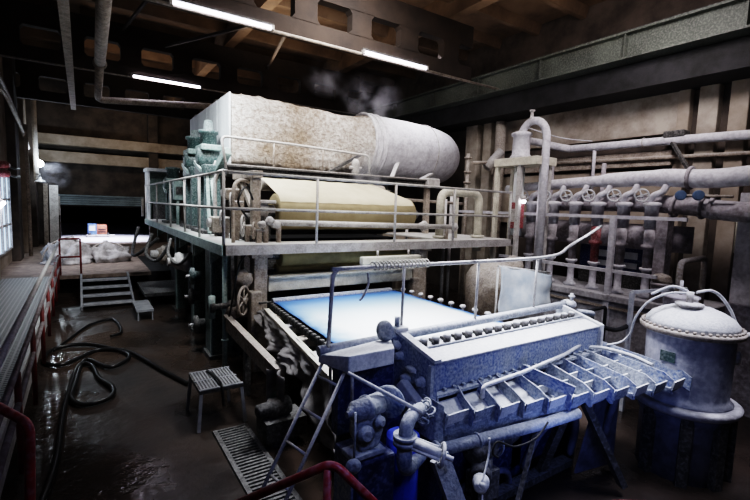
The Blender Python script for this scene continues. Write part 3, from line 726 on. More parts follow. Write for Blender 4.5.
# dim lattice of pipes behind
for i, (x, yy, h0, h1, r, lb) in enumerate(((10.15, 8.85, 0, 5.3, .15, 'thick round brown pipe rising beside the pale wall columns'), (7.9, 8.6, 0, 3.0, .05, 'thin vertical pipe behind the deck rail, right of the cream loop'),
                                 (8.4, 8.9, 0, 3.1, .045, 'thin vertical pipe farthest behind the deck rail'), (7.4, 8.8, 0, 2.9, .04, 'thin vertical pipe seen through the cream loop'), (6.9, 8.9, 0, 2.9, .035, 'thin grey vertical pipe at the cream loop left leg'))):
    tag(MB().tube([(x, yy, h0), (x, yy, h1)], r, 12).build('standing_pipe', 'tan' if i == 0 else 'steel'), lb, 'pipe')
for i, (a, bq, r, lb) in enumerate((((9.1, 8.9, 4.05), (10.2, 8.9, 4.15), .05, 'short pipe crossing the pale wall columns'), ((6.6, 8.9, 2.95), (8.6, 8.7, 2.9), .04, 'thin pipe crossing behind the deck rail'),
                                ((10.1, 8.75, 4.45), (9.7, 8.9, 3.95), .13, 'short slanting pipe stub off the thick brown pipe'))):
    tag(MB().cyl(a, bq, r, n=12).build('cross_pipe', 'tan' if i != 2 else 'steel'), lb, 'pipe')
ch = thing('column_chain_pipe', 'thin flanged riser pipe in front of the left pale column', 'pipe', (9.3, 9.25, 0))
MB().tube([(9.3, 9.25, 0), (9.3, 9.25, 4.35)], .05, 10).build('pipe_run', 'tan', ch)
for z in (3.2, 3.5, 3.8, 4.2): MB().cyl((9.3, 9.25, z), (9.3, 9.25, z + .05), .11, n=12).build('flange', 'tan', ch)

# ================================================================== UNDER THE DECK, LEFT SIDE
def green_post(x, y, w, d, label):
    t = thing('frame_post', label, 'post', (x, y, 0), 'green posts under the deck side')
    MB().box(x, x + w, y, y + d, .06, D - .15).build('shaft', 'green', t, bevel=.01)
    MB().box(x - .02, x + .0, y - .02, y + .06, .06, D - .15).build('corner_strip', 'mint', t)
    MB().box(x - .06, x + w + .06, y - .06, y + d + .06, 0, .07).build('foot', 'dark', t)
green_post(1.82, 7.75, .35, .5, 'broad dark green post under the deck, nearest the corner')
green_post(1.9, 9.6, .25, .35, 'narrower green post under the deck, behind the broad one')
green_post(1.9, 11.6, .25, .35, 'green post under the far part of the deck, near the small step')
pl = thing('standing_pipe', 'slender pale mint pipe standing under the deck corner', 'pipe', (1.84, 7.0, 0))
MB().tube([(1.84, 7.0, 0), (1.84, 7.0, D - .15)], .04, 10).build('pipe_run', 'mint', pl)
MB().torus((1.84, 7.0, .55), (0, 0, 1), .045, .015).torus((1.84, 7.0, 1.05), (0, 0, 1), .045, .015).build('coupling', 'mint', pl)
pv = thing('side_valve', 'dusty grey valve with round bonnet on the mint pipe under the deck', 'valve', (1.75, 7.0, .95))
MB().lathe((1.58, 6.9, 1.12), (1, .2, 0), [(0, .08), (.05, .1), (.1, .045), (.3, .045), (.34, .08), (.4, .08), (.44, .03), (.5, .03)], 16).build('valve_body', 'dark', pv)
MB().cyl((1.62, 6.9, .95), (1.62, 6.9, 1.3), .05, n=10).build('bonnet', 'mint', pv)
for i, (yy, z, R, lb) in enumerate(((8.6, 1.35, .16, 'upper round flange on the broad green post side'), (8.7, .95, .15, 'middle round flange on the broad green post side'), (8.3, .5, .17, 'lowest round flange on the broad green post side'))):
    t = thing('side_flange', lb, 'flange', (1.7, yy, z - R))
    MB().lathe((1.62, yy, z), (1, .0, 0), [(0, R * .5), (.03, R), (.08, R), (.1, R * .6), (.2, R * .6)], 20).build('disc', 'dark' if i else 'green', t)
    MB().cyl((1.55, yy, z), (1.63, yy, z), .03, n=8).build('spindle', 'steel', t)
# tangle of bent pipes under far deck side
for i, (pts, r, mt, lb) in enumerate((
    ([(1.6, 10.5, 1.9), (1.5, 10.2, 1.6), (1.6, 9.6, 1.45), (1.8, 9.4, 1.7)], .035, 'dark', 'curved grey pipe loop under the deck edge, nearest of the three'),
    ([(1.5, 12.8, 1.85), (1.3, 12.3, 1.4), (1.45, 11.5, 1.3), (1.7, 11.2, 1.75)], .04, 'dark', 'curved rusty pipe loop under the middle of the deck edge'),
    ([(1.4, 15, 1.9), (1.2, 14.6, 1.3), (1.2, 13.7, 1.2), (1.7, 13.2, 1.7)], .045, 'dark', 'curved rusty pipe loop farthest back under the deck edge'))):
    tag(MB().tube(spline(pts, 6), r, 10).build('bent_pipe', mt), lb, 'pipe')
for i, (x, yy, z, s, lb) in enumerate(((1.75, 10.0, 1.45, .2, 'crusted gearbox under the deck edge beside the narrow green post'), (1.75, 12.4, 1.35, .24, 'dusty gearbox under the far part of the deck edge'))):
    t = thing('gearbox', lb, 'gearbox', (x, yy, z - s))
    MB().blob((x, yy, z), s, s * 1.2, s, i + 2, .35).build('casing', 'tan' if i else 'steel', t)
    MB().cyl((x - s - .1, yy, z), (x, yy, z), s * .45, n=14).build('shaft_cover', 'steel', t)
bd = thing('machine_foundation', 'dark machine base block running under the deck side', 'machine base', (2.6, 11, 0))
MB().box(2.3, 3.2, 7.6, 15.5, 0, 1.2).box(2.5, 6.5, 8.9, 12.8, 0, 2.0).build('base_block', 'black', bd)
MB().box(2.26, 2.32, 8, 15, .8, .9).build('side_rib', 'dark', bd)
# operating wheel + tangled linkages next to left column
ow = thing('hand_wheel', 'brown six spoked hand wheel beside the left tan column under the deck', 'handwheel', (2.1, 6.75, .95))
handwheel((2.05, 6.72, 1.22), (.75, -.6, 0), .22, .024, 'tan', ow, 'rim', 6)
MB().cyl((2.05, 6.72, 1.22), (2.25, 6.9, 1.22), .03, n=8).build('spindle', 'tan', ow)
lk = thing('linkage', 'tangle of rusty levers and rods hanging behind the brown hand wheel', 'linkage', (2.1, 7.0, .9))
MB().bar((1.95, 7.0, 1.95), (1.98, 7.0, 1.0), .05, .05).bar((2.08, 7.05, 1.95), (2.05, 7.05, .9), .04, .04).bar((2.18, 6.95, 1.95), (2.16, 6.9, 1.4), .09, .07).bar((1.9, 7.1, .95), (2.3, 7.1, .9), .08, .1).build('lever', 'tan', lk)
for a in (((2.1, 6.85, 1.55), .13, .1, .12, 4, .5), ((1.95, 6.95, 1.0), .12, .1, .14, 9, .5), ((2.2, 7.0, 1.0), .14, .1, .1, 12, .5)): MB().blob(*a).build('pivot_block', 'tan', lk)
MB().tube(spline([(2.12, 6.8, 1.95), (1.98, 6.75, 1.75), (1.9, 6.75, 1.3), (1.85, 6.8, .95)], 6), .015, 6).build('hose', 'rubber', lk)

# ================================================================== FORMING WIRE SECTION
wz = 1.17
wf = thing('forming_table', 'long dark frame of the forming table carrying the wire', 'machine frame', (3.5, 5, 0))
MB().box(2.5, 4.8, 3.3, 6.9, .98, 1.08).build('table_body', 'black', wf)
MB().box(2.5, 2.62, 3.3, 6.9, .5, .98).build('inner_side_beam', 'dark', wf)
for (x, yy) in ((2.2, 3.9), (2.2, 5.6), (2.6, 3.6), (4.7, 3.6), (4.7, 6.3), (2.6, 6.3)):
    MB().box(x, x + .14, yy, yy + .14, 0, 1.0).build('leg', 'dark', wf)
MB().prism([(1.92, 3.4, 1.02), (2.0, 3.4, 1.02), (2.42, 6.6, 1.02), (2.34, 6.6, 1.02)], (0, 0, .07)).build('side_rail', 'cream', wf)
for k in range(5):
    yy = 3.7 + .62 * k
    MB().box(1.99 + .08 * k, 2.5, yy, yy + .17, .95, 1.06).build('bracket', 'steel' if k % 2 else 'tan', wf, bevel=.01)
MB().box(4.82, 4.95, 3.2, 6.8, 1.0, 1.12).build('side_rail', 'steel', wf)
def wfn(u, v):
    x0 = 2.28 + (2.52 - 2.28) * v; x1 = 4.9
    return V((x0 + (x1 - x0) * u, 3.12 + 3.5 * v, wz + .004 * math.sin(v * 30)))
tag(MB().grid(wfn, 30, 30).build('forming_wire', 'wire', solid=-.01), 'blue forming wire covered by a flat white sheet of wet pulp', 'wire')
br = roll(2.5, 4.85, 6.68, 1.17, .06, 'blue', 'slim blue roll across the far end of the white wire', 'guide_roll')
# bearings along both edges
p0 = None
for k in range(25):
    t = k / 24; yy = 3.5 + 3.1 * t; x = 2.235 + .225 * t
    if p0 is None:
        p0 = thing('roll_bearing', 'small block bearing along the left edge of the blue forming wire', 'bearing', (x, yy, 1.08), 'table roll bearings along the left wire edge')
        MB().box(x - .03, x + .04, yy - .035, yy + .035, 1.08, 1.15).build('housing', 'black', p0)
        MB().box(x - .02, x + .03, yy - .025, yy + .025, 1.15, 1.165).build('cap', 'dark', p0)
    else: dup(p0, (x, yy, 1.08))
p0 = None
for k in range(12):
    yy = 3.6 + .26 * k; x = 4.98
    if p0 is None:
        p0 = thing('edge_adjuster', 'small pale knob along the right edge of the forming wire', 'knob', (x, yy, 1.1), 'adjusting knobs along the right wire edge')
        MB().cyl((x, yy, 1.1), (x, yy, 1.2), .02, n=8).build('stem', 'steel', p0)
        MB().blob((x, yy, 1.22), .05, .05, .035, 2, .2, 10, 6).build('head', 'steel', p0)
    else: dup(p0, (x, yy, 1.1))
# outer side beam and draped canvas
ob = thing('side_girder', 'tan steel girder running along the left side of the forming table', 'beam', (1.85, 5.4, .7))
MB().bar((1.86, 6.9, .85), (1.93, 4.8, .66), .06, .25).build('web', 'tan', ob)
MB().bar((1.84, 6.9, .98), (1.9, 4.8, .79), .1, .02).build('flange', 'tan', ob)
MB().box(1.86, 1.94, 6.0, 6.1, 0, .78).build('post', 'dark', ob)
MB().box(1.86, 1.96, 5.0, 5.12, 0, .62).build('post', 'mint', ob)
def drape(u, v):
    yy = 3.35 + 3.3 * u
    x0 = 1.97 + .13 * (yy - 3.4)
    f = .05 * math.sin(u * 23 + v * 4) + .16 * noise.noise(V((u * 9, v * 3, 0))) + .06 * noise.noise(V((u * 25, v * 9, 4)))
    drop = (.5 - .36 * u + .1 * math.sin(u * 9 + 1)) * v
    return V((x0 - .16 * v ** .7 - f * v, yy + .05 * math.sin(v * 5), 1.09 - drop + .02 * noise.noise(V((u * 12, v * 5, 3)))))
tag(MB().grid(drape, 110, 26).build('draped_canvas', 'canvas', solid=.008), 'stained grey canvas draped over the left rail of the forming table', 'canvas')
cv = MB().grid(lambda u, v: V((1.86 - .05 * math.sin(u * 8), 4.55 + .45 * u, .78 - (.36 + .1 * math.sin(u * 7)) * v + .03 * math.sin(u * 5))), 20, 8).build('hanging_rag', 'canvas', solid=.006)
tag(cv, 'torn rag hanging from the near end of the tan side girder', 'rag')
mc = thing('side_motor', 'dusty motor with round cap under the wire frame by the ladder', 'motor', (1.75, 4.7, .3))
MB().lathe((1.55, 4.6, .42), (1, .1, 0), [(0, .04), (.02, .08), (.15, .085), (.17, .11), (.22, .11), (.4, .1)], 18).build('motor_body', 'dark', mc)
MB().box(1.62, 2.1, 4.45, 4.8, .1, .32).build('mounting', 'dark', mc)
MB().box(1.7, 2.0, 4.5, 4.75, 0, .1).build('foot', 'dark', mc)
# dark mass below the wire (pit trays)
tag(MB().box(2.75, 4.6, 3.4, 6.2, 0, .9).build('drain_tray', 'black'), 'dark drain tray under the forming wire', 'tray')

# ================================================================== HEADBOX
hx = thing('headbox', 'pale blue crusted steel headbox spanning the near end of the wire', 'headbox', (3.5, 2.8, .8))
def yz(x, pts, ext): return MB().prism([(x, a, b_) for a, b_ in pts], (ext, 0, 0))
yz(2.34, [(2.58, 1.27), (2.58, 1.5), (2.74, 1.535), (2.76, 1.5), (2.98, 1.5), (2.98, 1.2), (2.7, 1.1)], 2.42).build('box_body', 'blue', hx, bevel=.006)
yz(2.34, [(2.57, 1.5), (2.57, 1.512), (2.75, 1.552), (2.75, 1.535)], 2.42).build('top_plate', 'slab', hx)
yz(2.34, [(2.8, 1.50), (2.8, 1.53), (3.02, 1.57), (3.02, 1.50)], 2.42).build('slice_ledge', 'slab', hx)
MB().tube([(2.36, 2.78, 1.56), (4.72, 2.78, 1.575)], .012, 6).build('slice_bar', 'paleblue', hx)
# end plates
endp = [(2.54, 1.2), (2.54, 1.53), (3.1, 1.66), (3.2, 1.62), (3.2, 1.3), (3.02, 1.0), (2.85, .88), (2.6, .88), (2.52, .98)]
yz(2.3, endp, .045).build('end_plate', 'blue', hx, bevel=.008)
yz(4.74, [(2.54, 1.2), (2.54, 1.53), (3.06, 1.66), (3.12, 1.6), (3.1, 1.2)], .045).build('end_plate', 'slab', hx, bevel=.008)
MB().bar((2.32, 2.52, 1.54), (2.32, 3.1, 1.67), .07, .03).build('edge_strip', 'slab', hx)
for k in range(22): MB().cyl((2.45 + k * .108, 2.545, 1.27), (2.45 + k * .108, 2.59, 1.27), .013, n=8).build('flange_bolt', 'paleblue', hx)
MB().box(2.34, 4.76, 2.53, 2.6, 1.225, 1.25).build('bottom_flange', 'paleblue', hx)
for (yy, z, r) in ((2.62, 1.12, .07), (2.75, 1.02, .09), (2.68, 1.32, .035), (2.88, 1.28, .04), (2.98, 1.45, .035), (2.6, 1.02, .06)):
    MB().lathe((2.31, yy, z), (-1, -.15, .1), [(0, r * 1.3), (.02, r * 1.3), (.03, r), (.07, r), (.08, r * .5)], 14).build('end_boss', 'paleblue', hx)
for a in (((2.24, 2.66, 1.12), .07, .09, .08, 6, .5), ((2.24, 2.86, 1.1), .06, .08, .1, 16, .5)): MB().blob(*a).build('crust', 'slab', hx)
MB().box(2.25, 2.3, 3.08, 3.14, 1.0, 1.62).build('corner_bar', 'paleblue', hx)
MB().bar((2.285, 2.56, 1.2), (2.285, 3.05, 1.05), .03, .03).build('end_rib', 'paleblue', hx)
MB().bar((2.285, 2.56, 1.5), (2.285, 2.56, .95), .03, .04, (0, 1, 0)).build('end_rib', 'paleblue', hx)
MB().prism([(2.2, 2.6, 1.18), (2.2, 2.85, 1.3), (2.2, 2.92, 1.22), (2.2, 2.7, 1.05)], (.08, 0, 0)).build('end_bracket', 'slab', hx, bevel=.015)
MB().blob((2.26, 3.0, 1.55), .03, .05, .04, 7, .5).build('crust', 'slab', hx)
MB().blob((2.26, 2.78, 1.4), .025, .06, .03, 17, .5).build('crust', 'slab', hx)
sg = thing('slice_pipe', 'long dusty blue pipe along the slice edge behind the headbox studs', 'pipe', (3.3, 3.07, 1.55))
MB().tube([(1.55, 3.1, 1.575), (4.85, 3.07, 1.645)], .042, 12).build('pipe_run', 'paleblue', sg)
MB().cyl((4.82, 3.07, 1.64), (4.9, 3.07, 1.645), .06, n=12).build('end_cap', 'slab', sg)
p0 = None
for k in range(17):
    x = 2.46 + k * .138
    if p0 is None:
        p0 = thing('slice_screw', 'short dark slice screw with pale cap in the row on the headbox', 'screw', (x, 2.88, 1.53), 'slice adjusting screws along the headbox')
        MB().cyl((x, 2.87, 1.53), (x, 2.87, 1.605), .037, n=12).build('nut', 'dark', p0)
        MB().lathe((x, 2.87, 1.6), (0, 0, 1), [(0, .038), (.012, .034), (.02, .02)], 12).build('cap', 'slab', p0)
        MB().box(x - .015, x + .015, 2.9, 2.95, 1.54, 1.58).build('arm', 'dark', p0)
    else: dup(p0, (x, 2.88, 1.53 + .0))
ap = thing('apron_box', 'white crusted apron box left of the headbox at the wire end', 'box', (2.0, 2.9, 1.42))
MB().hexa([(1.62, 2.73, 1.5), (2.04, 2.73, 1.5), (2.26, 3.1, 1.5), (1.55, 3.1, 1.48), (1.62, 2.73, 1.635), (2.04, 2.73, 1.635), (2.26, 3.1, 1.6), (1.55, 3.1, 1.55)]).build('box_body', 'slab', ap, bevel=.01)
MB().box(1.66, 2.2, 2.95, 3.05, .9, 1.5).build('support_web', 'deepblue', ap)
gw = thing('slice_hand_disc', 'round grey hand disc standing at the left headbox corner', 'hand disc', (2.1, 3.0, 1.6))
MB().lathe((2.13, 2.98, 1.7), (-.9, -.3, .1), [(0, .075), (.01, .09), (.025, .09), (.035, .03)], 28).build('disc', 'paleblue', gw)
MB().cyl((2.13, 2.98, 1.7), (2.28, 3.04, 1.69), .02, n=8).build('spindle', 'paleblue', gw)
sc2 = thing('screw_stem', 'short upright screw on a nut block at the left headbox corner', 'screw', (2.3, 3.05, 1.66))
MB().box(2.24, 2.38, 2.98, 3.1, 1.66, 1.7).build('nut_block', 'slab', sc2, bevel=.01)
MB().cyl((2.29, 3.04, 1.7), (2.29, 3.04, 1.79), .025, n=10).build('stem', 'paleblue', sc2)
sc3 = thing('screw_stem', 'small upright valve stem at the right headbox corner', 'screw', (4.85, 3.0, 1.62))
MB().blob((4.86, 3.0, 1.66), .06, .06, .05, 3, .2).build('nut_block', 'slab', sc3)
MB().cyl((4.86, 3.0, 1.68), (4.86, 3.0, 1.79), .02, n=8).cyl((4.86, 3.0, 1.74), (4.86, 3.0, 1.765), .035, n=10).build('stem', 'slab', sc3)
tag(MB().tube(spline([(4.9, 2.95, 1.58), (5.05, 2.85, 1.56), (5.25, 2.95, 1.5), (5.4, 3.05, 1.45)], 6), .03, 8).build('short_hose', 'paleblue'), 'short pale hose off the right headbox corner', 'hose')
bl = thing('black_loop_rail', 'black bent pipe loop standing behind the right headbox corner', 'rail', (6, 3.2, .9))
MB().tube(rounded([(5.5, 3.2, 1.25), (5.55, 3.2, 1.45), (6.02, 3.2, 1.47), (6.02, 3.2, .95)], .06), .024, 8).build('loop', 'black', bl)
MB().cyl((5.8, 3.25, .95), (5.8, 3.25, 1.45), .016, n=8).build('stay', 'black', bl)
tag(MB().tube(spline([(5.5, 3.0, 1.2), (5.7, 3.1, 1.25), (5.95, 3.0, 1.2), (6.3, 3.0, 1.22)], 6), .03, 8).build('loop_hose', 'black'), 'black hose lying under the black pipe loop', 'hose')

# rail over the wire end
wr = thing('wire_guard_rail', 'bent grey pipe rail standing over the near end of the white wire', 'railing', (1.63, 3.07, 1.6))
MB().tube(spline([V(p) for p in rounded([(1.63, 3.08, 1.6), (1.66, 3.08, 2.24), (3.2, 3.05, 2.235), (4.2, 3.05, 2.235)], .09)] + [V((4.7, 3.1, 2.26)), V((5.06, 3.2, 2.34)), V((5.6, 3.3, 2.46)), V((6.1, 3.4, 2.58))], 3), .018, 8).build('top_rail', 'rail', wr)
for x, w in ((2.36, 0), (3.3, 0), (4.24, 0)):
    MB().cyl((x, 3.07, 1.62), (x, 3.06, 2.235), .013, n=8).build('post', 'rail', wr)
sprg = MB(); pts = []
for i in range(220):
    t = i / 219; a = t * 2 * PI * 16; pts.append((2.02 + .62 * t, 3.06 + .035 * math.cos(a), 2.25 + .035 * math.sin(a)))
tag(sprg.tube(pts, .006, 5).build('coiled_hose', 'cream'), 'thin coiled air hose wound round the pipe rail over the wire', 'hose')
tag(MB().tube(spline([(1.97, 3.05, 2.2), (1.98, 3.05, 2.1), (1.93, 3.05, 2.0), (1.9, 3.05, 1.97)], 5), .01, 6).build('rail_hook', 'rail'), 'small hook hanging below the pipe rail over the wire', 'hook')

# ------------------------------------------------------------------ fan of distribution trays
fan = thing('distributor', 'pale blue open distributor of slanting vanes fanning toward the tank', 'distributor', (3.6, 2.3, .9))
def yf(x): return 2.46 - (x - 2.4) * .25
def yb(x): return 2.56 if x < 4.45 else min(2.56 + (x - 4.45) * .8, 2.78)
NX = 12
xsv = [2.34 + .242 * k for k in range(NX)]
for k, x in enumerate(xsv):
    a, b_ = yb(x), yf(x)
    zb, zf = 1.25, 1.165
    sh_ = .035 * (k > 7)
    MB().prism([(x, a, zb + .03), (x + sh_, b_ + .05, zf + .035), (x + sh_, b_ - .05, zf - .02), (x + sh_, b_ - .045, zf - .16), (x + sh_, b_ - .02, zf - .17), (x, b_ + .07, zf - .1), (x, a, zb - .12)], (.012, 0, 0)).build('vane', 'blue' if k % 3 else 'paleblue', fan)
for k in range(NX - 1):
    x0, x1 = xsv[k] + .012, xsv[k + 1]
    n = 1 if k < 4 else (2 if k < 6 else 3)
    a, b_ = yb(x0), yf((x0 + x1) / 2)
    for j in range(n):
        ya = a + (b_ - a) * j / n; yb2 = a + (b_ - a) * (j + 1) / n
        za = 1.25 - .085 * j / n; zb2 = 1.25 - .085 * (j + 1) / n
        # pan: sloping floor with raised front lip; right pans toned darker as shadowed gaps
        MB().hexa([(x0, yb2, zb2 - .15), (x1, yb2, zb2 - .15), (x1, ya, za - .16), (x0, ya, za - .16), (x0, yb2, zb2 - .1), (x1, yb2, zb2 - .1), (x1, ya, za - (.07 if k < 4 else .15)), (x0, ya, za - (.07 if k < 4 else .15))]).build('pan', 'slab' if k < 4 else 'paleblue', fan)
        MB().hexa([(x0, yb2 - .02, zb2 - .12), (x1, yb2 - .02, zb2 - .12), (x1, yb2, zb2 - .12), (x0, yb2, zb2 - .12), (x0, yb2 - .04, zb2 - .03), (x1, yb2 - .04, zb2 - .03), (x1, yb2 - .025, zb2 - .03), (x0, yb2 - .025, zb2 - .03)]).build('front_lip', 'paleblue' if k % 2 else 'slab', fan)
MB().prism([(2.36, 2.46, 1.09), (3.9, 2.09, 1.08), (3.6, 2.18, .95), (2.36, 2.48, .86)], (0, .015, 0)).build('apron_plate', 'paleblue', fan)
MB().prism([(2.36, 2.5, 1.05), (4.7, 1.95, 1.05), (4.75, 2.7, 1.05), (2.36, 2.7, 1.05)], (0, 0, -.05)).build('under_tray', 'deepblue', fan)
MB().prism([(2.26, 2.46, .9), (2.34, 2.44, .9), (2.34, 2.44, 1.2), (2.28, 2.46, 1.24)], (0, .2, 0)).build('end_block', 'paleblue', fan, bevel=.01)
# loose plates leaning at the tank side
for i, (x, yy, a, lb) in enumerate(((4.98, 2.16, .2, 'first tall slanting plate between the distributor vanes and the tank'), (5.04, 2.2, .28, 'second slanting plate, in the middle of the three by the tank'), (5.1, 2.28, .4, 'last slanting plate leaning against the tank'))):
    t = tag(MB().prism([(x - .1, yy + .5, 1.2), (x + .02, yy - .15, 1.12), (x + .02, yy - .15, .98), (x - .02, yy + .0, .93), (x - .1, yy + .5, 1.08)], (.018, .006, 0)).build('guide_plate', 'slab' if i != 1 else 'paleblue'), lb, 'plate', 'plates between distributor and tank')
fp = thing('spray_pipe', 'thin white bent pipe lying across the distributor vanes', 'pipe', (3.4, 2.5, 1.2))
MB().tube(rounded([(2.72, 2.4, 1.2), (2.72, 2.4, 1.3), (3.3, 2.44, 1.3), (4.1, 2.54, 1.31), (4.45, 2.6, 1.34)], .05), .018, 8).build('pipe_run', 'slab', fp)
fb = tag(MB().bar((3.38, 2.54, 1.28), (3.58, 2.12, 1.17), .02, .11).build('loose_plate', 'blue'), 'bright blue loose plate lying across the distributor vanes', 'plate')
lp2 = tag(MB().tube(spline([(4.5, 2.66, 1.28), (4.7, 2.5, 1.29), (4.85, 2.25, 1.25), (4.86, 2.05, 1.21)], 5), .02, 8).build('edge_pipe', 'slab'), 'pale pipe along the right edge of the distributor vanes', 'pipe')
bp = thing('header_pipe', 'thick grey header pipe running under the distributor front', 'pipe', (2.8, 2.25, .9))
MB().tube([(2.2, 2.42, .87), (3.3, 2.2, .92), (3.7, 2.14, .94)], .05, 16).build('pipe_run', 'paleblue', bp)
MB().torus((2.62, 2.336, .89), (1, -.2, .05), .055, .01).build('clamp', 'paleblue', bp)
MB().torus((2.25, 2.41, .873), (1, -.2, .05), .06, .016).build('clamp', 'paleblue', bp)
MB().tube(spline([(2.6, 2.2, .98), (2.58, 2.18, .85), (2.5, 2.15, .72), (2.45, 2.15, .66), (2.5, 2.12, .62)], 5), .008, 6).build('cable', 'slab', bp)
MB().tube(spline([(3.2, 2.1, 1.0), (3.05, 2.1, .9), (2.85, 2.15, .86), (2.7, 2.2, .92), (2.65, 2.2, .84), (2.72, 2.2, .78)], 5), .009, 6).build('cable', 'black', bp)
# support frame under headbox
hf = thing('headbox_stand', 'deep blue steel stand carrying the headbox, with slanting braces', 'stand', (3, 2.8, 0))
for x in (2.0, 2.5, 3.6, 4.6): MB().box(x, x + .16, 2.75, 2.95, 0, 1.12).build('leg', 'deepblue', hf, bevel=.01)
MB().box(2.3, 4.76, 2.72, 2.98, .9, 1.12).build('cross_beam', 'deepblue', hf)
MB().box(2.65, 5.1, 3.0, 3.04, 0, 1.0).build('dark_backing', 'deepblue', hf)  # sheet added to hide the lit floor behind a dark blue tone
MB().bar((3.9, 2.2, .98), (4.35, 2.0, .1), .09, .06).build('brace', 'dark', hf)
MB().bar((3.3, 2.25, .95), (2.8, 2.1, .2), .035, .035).build('brace', 'dark', hf)
MB().bar((3.75, 2.25, .98), (3.85, 2.6, .0), .09, .06).build('brace', 'dark', hf)
MB().box(3.1, 4.3, 2.5, 2.62, .05, .12).build('foot_beam', 'dark', hf)
sbm = tag(MB().bar((2.06, 2.18, 1.0), (2.32, 2.0, .2), .14, .05, (0, 1, 0)).build('slanting_strut', 'paleblue'), 'wide pale blue strut slanting down below the distributor valve', 'strut')
bc = thing('blue_column', 'bright blue painted column beside the elbow pipe under the headbox', 'column', (2.02, 2.5, 0))
MB().cyl((2.02, 2.55, 0), (2.02, 2.55, 1.0), .13, n=24).build('shaft', 'vivid_blue', bc)
MB().cyl((2.02, 2.55, .0), (2.02, 2.55, .06), .18, n=24).build('foot', 'deepblue', bc)
b2 = thing('blue_cabinet', 'dark blue pump cabinet under the pale valve body left of the headbox', 'cabinet', (1.75, 2.6, 0))
MB().box(1.55, 1.88, 2.45, 2.8, 0, .95).build('cabinet_body', 'deepblue', b2, bevel=.02)
MB().box(1.53, 1.56, 2.5, 2.75, .3, .8).build('door', 'blue', b2)
# pump body with motor
pm = thing('stock_pump', 'crusted pale blue pump body with round nose left of the headbox', 'pump', (1.68, 2.55, .95))
MB().lathe((1.46, 2.47, 1.33), (1, .12, .03), [(0, .022), (.03, .024), (.035, .045), (.06, .05), (.065, .072), (.16, .078), (.165, .088), (.19, .088), (.195, .075), (.3, .075)], 24).build('motor', 'paleblue', pm)
MB().prism([(1.53, 2.46, 1.28), (1.74, 2.44, 1.28), (1.76, 2.44, 1.16), (1.72, 2.44, 1.04), (1.58, 2.46, 1.02), (1.52, 2.46, 1.14)], (.03, .14, 0)).build('casing', 'paleblue', pm, bevel=.025)
MB().lathe((1.6, 2.45, 1.17), (-.2, -1, .1), [(0, .06), (.03, .065), (.035, .04), (.06, .035)], 16).build('drain_boss', 'paleblue', pm)
MB().lathe((1.7, 2.43, 1.24), (.1, -1, .1), [(0, .045), (.025, .045), (.03, .025), (.05, .02)], 14).build('drain_boss', 'paleblue', pm)
MB().box(1.5, 1.78, 2.44, 2.6, .98, 1.02).build('base_flange', 'paleblue', pm, bevel=.008)
MB().box(1.54, 1.72, 2.48, 2.6, .9, .98).build('pedestal', 'dim_blue', pm)
dd = thing('belt_disc', 'flat round dark blue disc between the pump body and the headbox', 'disc', (1.93, 2.65, 1.15))
MB().lathe((1.9, 2.58, 1.29), (-.8, -.6, 0), [(0, .11), (.01, .125), (.03, .125), (.04, .03)], 28).build('disc', 'blue', dd)
MB().cyl((1.9, 2.58, 1.29), (2.05, 2.75, 1.29), .03, n=10).build('shaft', 'dark', dd)
sd2 = tag(MB().lathe((1.48, 2.4, 1.0), (-.4, -.9, 0), [(0, .05), (.01, .055), (.02, .055), (.03, .02)], 16).build('hanging_disc', 'paleblue'), 'small oval disc hanging low beside the pump body', 'disc')
tag(MB().cyl((1.5, 2.42, 1.0), (1.5, 2.42, 1.36), .008, n=6).build('hanging_rod', 'paleblue'), 'thin rod from the pump nose down to the small hanging disc', 'rod')
tag(MB().tube([(1.55, 2.62, 1.56), (1.78, 2.45, 1.42), (1.99, 2.3, 1.29)], .014, 8).build('diagonal_pipe', 'slab'), 'thin white pipe running diagonally down across the pump body', 'pipe')
el = thing('elbow_valve', 'pale elbow pipe with flange, stem and small hand wheel under the headbox end', 'valve', (1.9, 2.3, .95))
MB().tube(rounded([(2.2, 2.5, 1.2), (2.0, 2.38, 1.27), (1.85, 2.3, 1.26), (1.84, 2.3, 1.12)], .1, 8), .05, 14).build('elbow', 'paleblue', el)
MB().cyl((1.84, 2.3, 1.14), (1.84, 2.3, 1.17), .085, n=18).cyl((1.84, 2.3, 1.1), (1.84, 2.3, 1.13), .085, n=18).build('flange', 'paleblue', el)
MB().tube(rounded([(1.84, 2.3, 1.1), (1.84, 2.3, .9), (2.0, 2.4, .85), (2.2, 2.5, .85)], .1, 6), .055, 14).build('lower_elbow', 'blue', el)
MB().cyl((1.86, 2.25, 1.13), (1.98, 2.08, 1.09), .035, n=12).cyl((1.88, 2.28, 1.15), (1.99, 2.12, 1.12), .012, n=8).cyl((1.84, 2.22, 1.1), (1.95, 2.06, 1.07), .012, n=8).build('yoke', 'slab', el)
handwheel((1.985, 2.075, 1.088), (.75, -.6, -.2), .075, .013, 'slab', el, 'wheel', 3)
MB().cyl((1.98, 2.08, 1.09), (2.03, 2.01, 1.075), .018, n=8).build('stem', 'slab', el)
cr = MB(); rng = random.Random(4)
for k in range(9):
    cr.torus((2.1 + rng.uniform(-.05, .05), 2.42 + rng.uniform(-.04, .04), 1.2 + rng.uniform(-.06, .09)), (rng.uniform(-1, 1), rng.uniform(-1, 1), rng.uniform(-1, 1)), .04, .008, 14, 5)
tag(cr.build('wire_bundle', 'paleblue'), 'knot of pale wire loops at the headbox corner above the elbow valve', 'wire')
mo = thing('small_motor', 'small motor with pale round end cap hanging under the distributor', 'motor', (2.6, 2.3, .55))
MB().lathe((2.46, 2.14, .64), (.75, .62, .08), [(0, .03), (.01, .05), (.05, .055), (.06, .065), (.1, .065), (.12, .05)], 20).build('end_cap', 'slab', mo)
